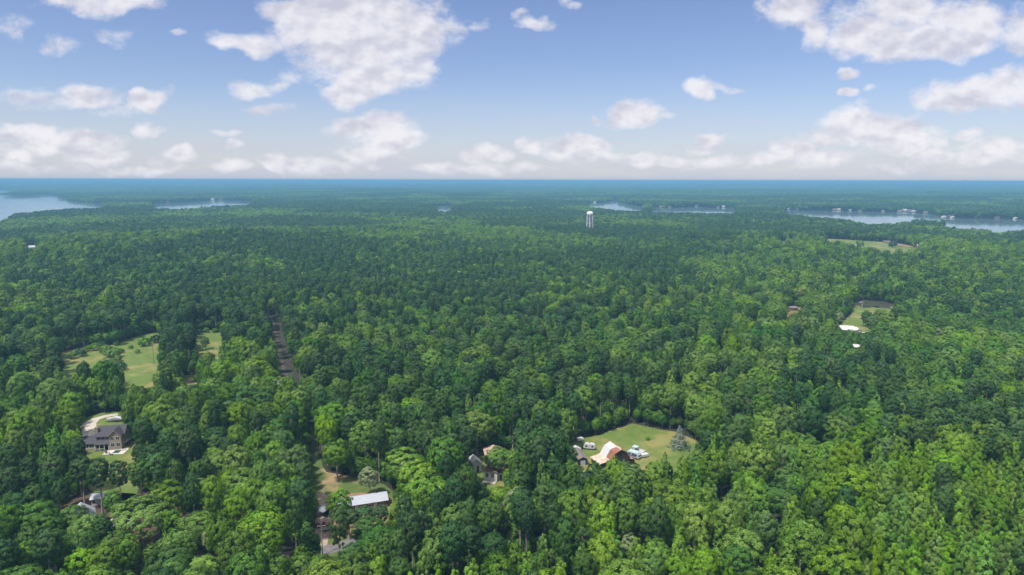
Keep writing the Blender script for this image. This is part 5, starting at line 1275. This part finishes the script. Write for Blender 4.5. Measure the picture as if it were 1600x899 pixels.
for (px, py, c, w) in SH:
    ref = 'the lake arm at the west' if px < 500 else 'the middle cove of the lake' if px < 1100 else 'the narrow inlet' if px < 1220 else 'the east lake' if px < 1460 else 'the lake bay at the east edge'
    if py < 305: ref = 'the far wooded ridge'
    k = (ref, c); seenw[k] = seenw.get(k, 0) + 1; n = seenw[k]
    far_house('%s house by %s, %s such from the left' % ({'white': 'white', 'tan': 'tan'}[c], ref, 'first' if n == 1 else ORD[n - 1]), px, py, w * .6, w * .42, w * .17 + .8, white if c == 'white' else tan_wall, metal_white if c == 'white' else grey_roof, rsH.uniform(-.5, .5))

# ------------------------------------------------------------------ the water tower
def water_tower():
    p = pix(921.5, 356, 0); x, y = p[0], p[1]; gz = float(ground_z(x, y)[0]); d = math.hypot(x, y)
    ztop = CAM_H - d * math.tan(PITCH - math.atan((449.5 - 329.8) / FPX)) ; H = ztop - gz; s = d / 1500.0
    t = thing('water_tower', 'white water tower on tall legs standing above the forest', 'water tower', (x, y, gz), .3)
    Rr = 7.0 * s; zb = H - 8.2 * s
    tk = MB(); prof = [(.6 * s, zb - 2.6 * s), (3.2 * s, zb - 2.0 * s), (5.8 * s, zb - .6 * s), (6.9 * s, zb + 1.0 * s), (Rr, zb + 2.0 * s), (Rr, zb + 4.2 * s), (6.5 * s, zb + 5.8 * s), (5.0 * s, zb + 7.2 * s), (2.6 * s, zb + 8.0 * s), (.3, zb + 8.2 * s)]
    o = tk.build('tank', tower_white, t) if False else MB().lathe(prof, 32).build('tank', tower_white, t, smooth=True)
    m = MB()
    for k in range(-4, 5):   # faded lettering, too far off to read
        a = -math.pi / 2 - .3 + k * .115; c_, s_ = math.cos(a), math.sin(a); q = Vector((c_, s_, 0)) * (Rr + .03); u = Vector((-s_, c_, 0))
        if k == 0: continue
        V = [q - u * .26 * s + Vector((0, 0, zb + 2.5 * s)), q + u * .26 * s + Vector((0, 0, zb + 2.5 * s)), q + u * .26 * s + Vector((0, 0, zb + 3.7 * s)), q - u * .26 * s + Vector((0, 0, zb + 3.7 * s))]
        V += [v + Vector((c_, s_, 0)) * .05 for v in V]; m.add(V, [(0, 3, 2, 1), (4, 5, 6, 7), (0, 1, 5, 4), (1, 2, 6, 5), (2, 3, 7, 6), (3, 0, 4, 7)])
    m.build('lettering', paint('faded_lettering', (.33, .31, .37), .7), o)
    w = MB(); 
    for k in range(32):
        a, b = 2 * math.pi * k / 32, 2 * math.pi * (k + 1) / 32; r_ = Rr + 1.0
        w.tube((r_ * math.cos(a), r_ * math.sin(a), zb + 3.0), (r_ * math.cos(b), r_ * math.sin(b), zb + 3.0), .06, n=4)
    w.build('walkway_rail', tower_white, t)
    for k in range(6):
        a = 2 * math.pi * k / 6; b0 = (8.0 * s * math.cos(a), 8.0 * s * math.sin(a), 0); b1 = (6.6 * s * math.cos(a), 6.6 * s * math.sin(a), zb + 1.2 * s)
        MB().tube(b0, b1, .48, .42, 10).build('leg', tower_white, t)
    br = MB()
    for zf in (.36, .70):
        for k in range(6):
            a, b = 2 * math.pi * k / 6, 2 * math.pi * (k + 1) / 6; r_ = (8.0 - 1.4 * zf) * s; z_ = zb * zf
            br.tube((r_ * math.cos(a), r_ * math.sin(a), z_), (r_ * math.cos(b), r_ * math.sin(b), z_), .16, n=5)
    br.build('bracing', tower_white, t)
    MB().tube((0, 0, 0), (0, 0, zb - 1.8 * s), 1.1, 1.1, 16).build('riser', tower_white, t)
water_tower()

# young bushes out on the meadows
BUSH = [(127, 557, 1.3), (138, 549, .9), (150, 548, 1.2), (163, 546, .8), (170, 558, 1.0), (178, 559, 1.5), (160, 543, 1.1), (182, 540, .8), (226, 541, 1.4), (243, 536, 1.3), (205, 545, .6), (215, 552, .6), (190, 552, .7), (112, 561, 1.1), (174, 576, 1.4), (188, 579, 1.2), (185, 565, .9), (166, 552, 1.3),
        (312, 523, 1.0), (322, 520, .9), (336, 520, .8), (341, 519, .7), (310, 596, .8), (1012, 688, .35), (1395, 388, 2.6), (1343, 386, 2.4)]
for i, (px, py, s) in enumerate(BUSH):
    where = ('sloping meadow' if px < 260 else 'small meadow' if px < 350 else 'barn meadow' if px < 1100 else 'far field')
    e = thing('bush', '%s green bush on the %s, %s counted from its left end' % ('small' if s < 1 else 'stout', where, (['first'] + ORD[1:])[sum(1 for q in BUSH if ((q[0] < 260) == (px < 260)) and ((q[0] < 350) == (px < 350)) and ((q[0] < 1100) == (px < 1100)) and (q[2] < 1) == (s < 1) and q[0] < px)]), 'bush', P3(px, py), i * 1.1, 'bushes on the meadows')
    e.location.z = max(0, float(ground_z(e.location.x, e.location.y)[0])); k = 1.5; e.scale = (s * k, s * k, s * k)
    link('stem', TREE['shrub', i % 3][3], e); link('foliage', crown_me('shrub', i % 3, 'oak_mid' if i % 3 else 'cedar'), e)


# ------------------------------------------------------------------ the air between: one closed box of thin even haze
def build_haze():
    mb = MB(); mb.box(-56000, 56000, -56000, 56000, -4, 115.5)
    m = bpy.data.materials.new('haze'); m.use_nodes = True; N = NT(m.node_tree); N.n.clear()
    out = N.new('ShaderNodeOutputMaterial'); pv = N.new('ShaderNodeVolumePrincipled')
    pv.inputs['Color'].default_value = (0.165, 0.385, 0.590, 1); pv.inputs['Density'].default_value = HAZE; pv.inputs['Anisotropy'].default_value = 0.0
    N.l.new(pv.outputs[0], out.inputs['Volume'])
    o = mb.build('haze', m); tag(o, kind='stuff')
HAZE = 1.75e-4
build_haze()
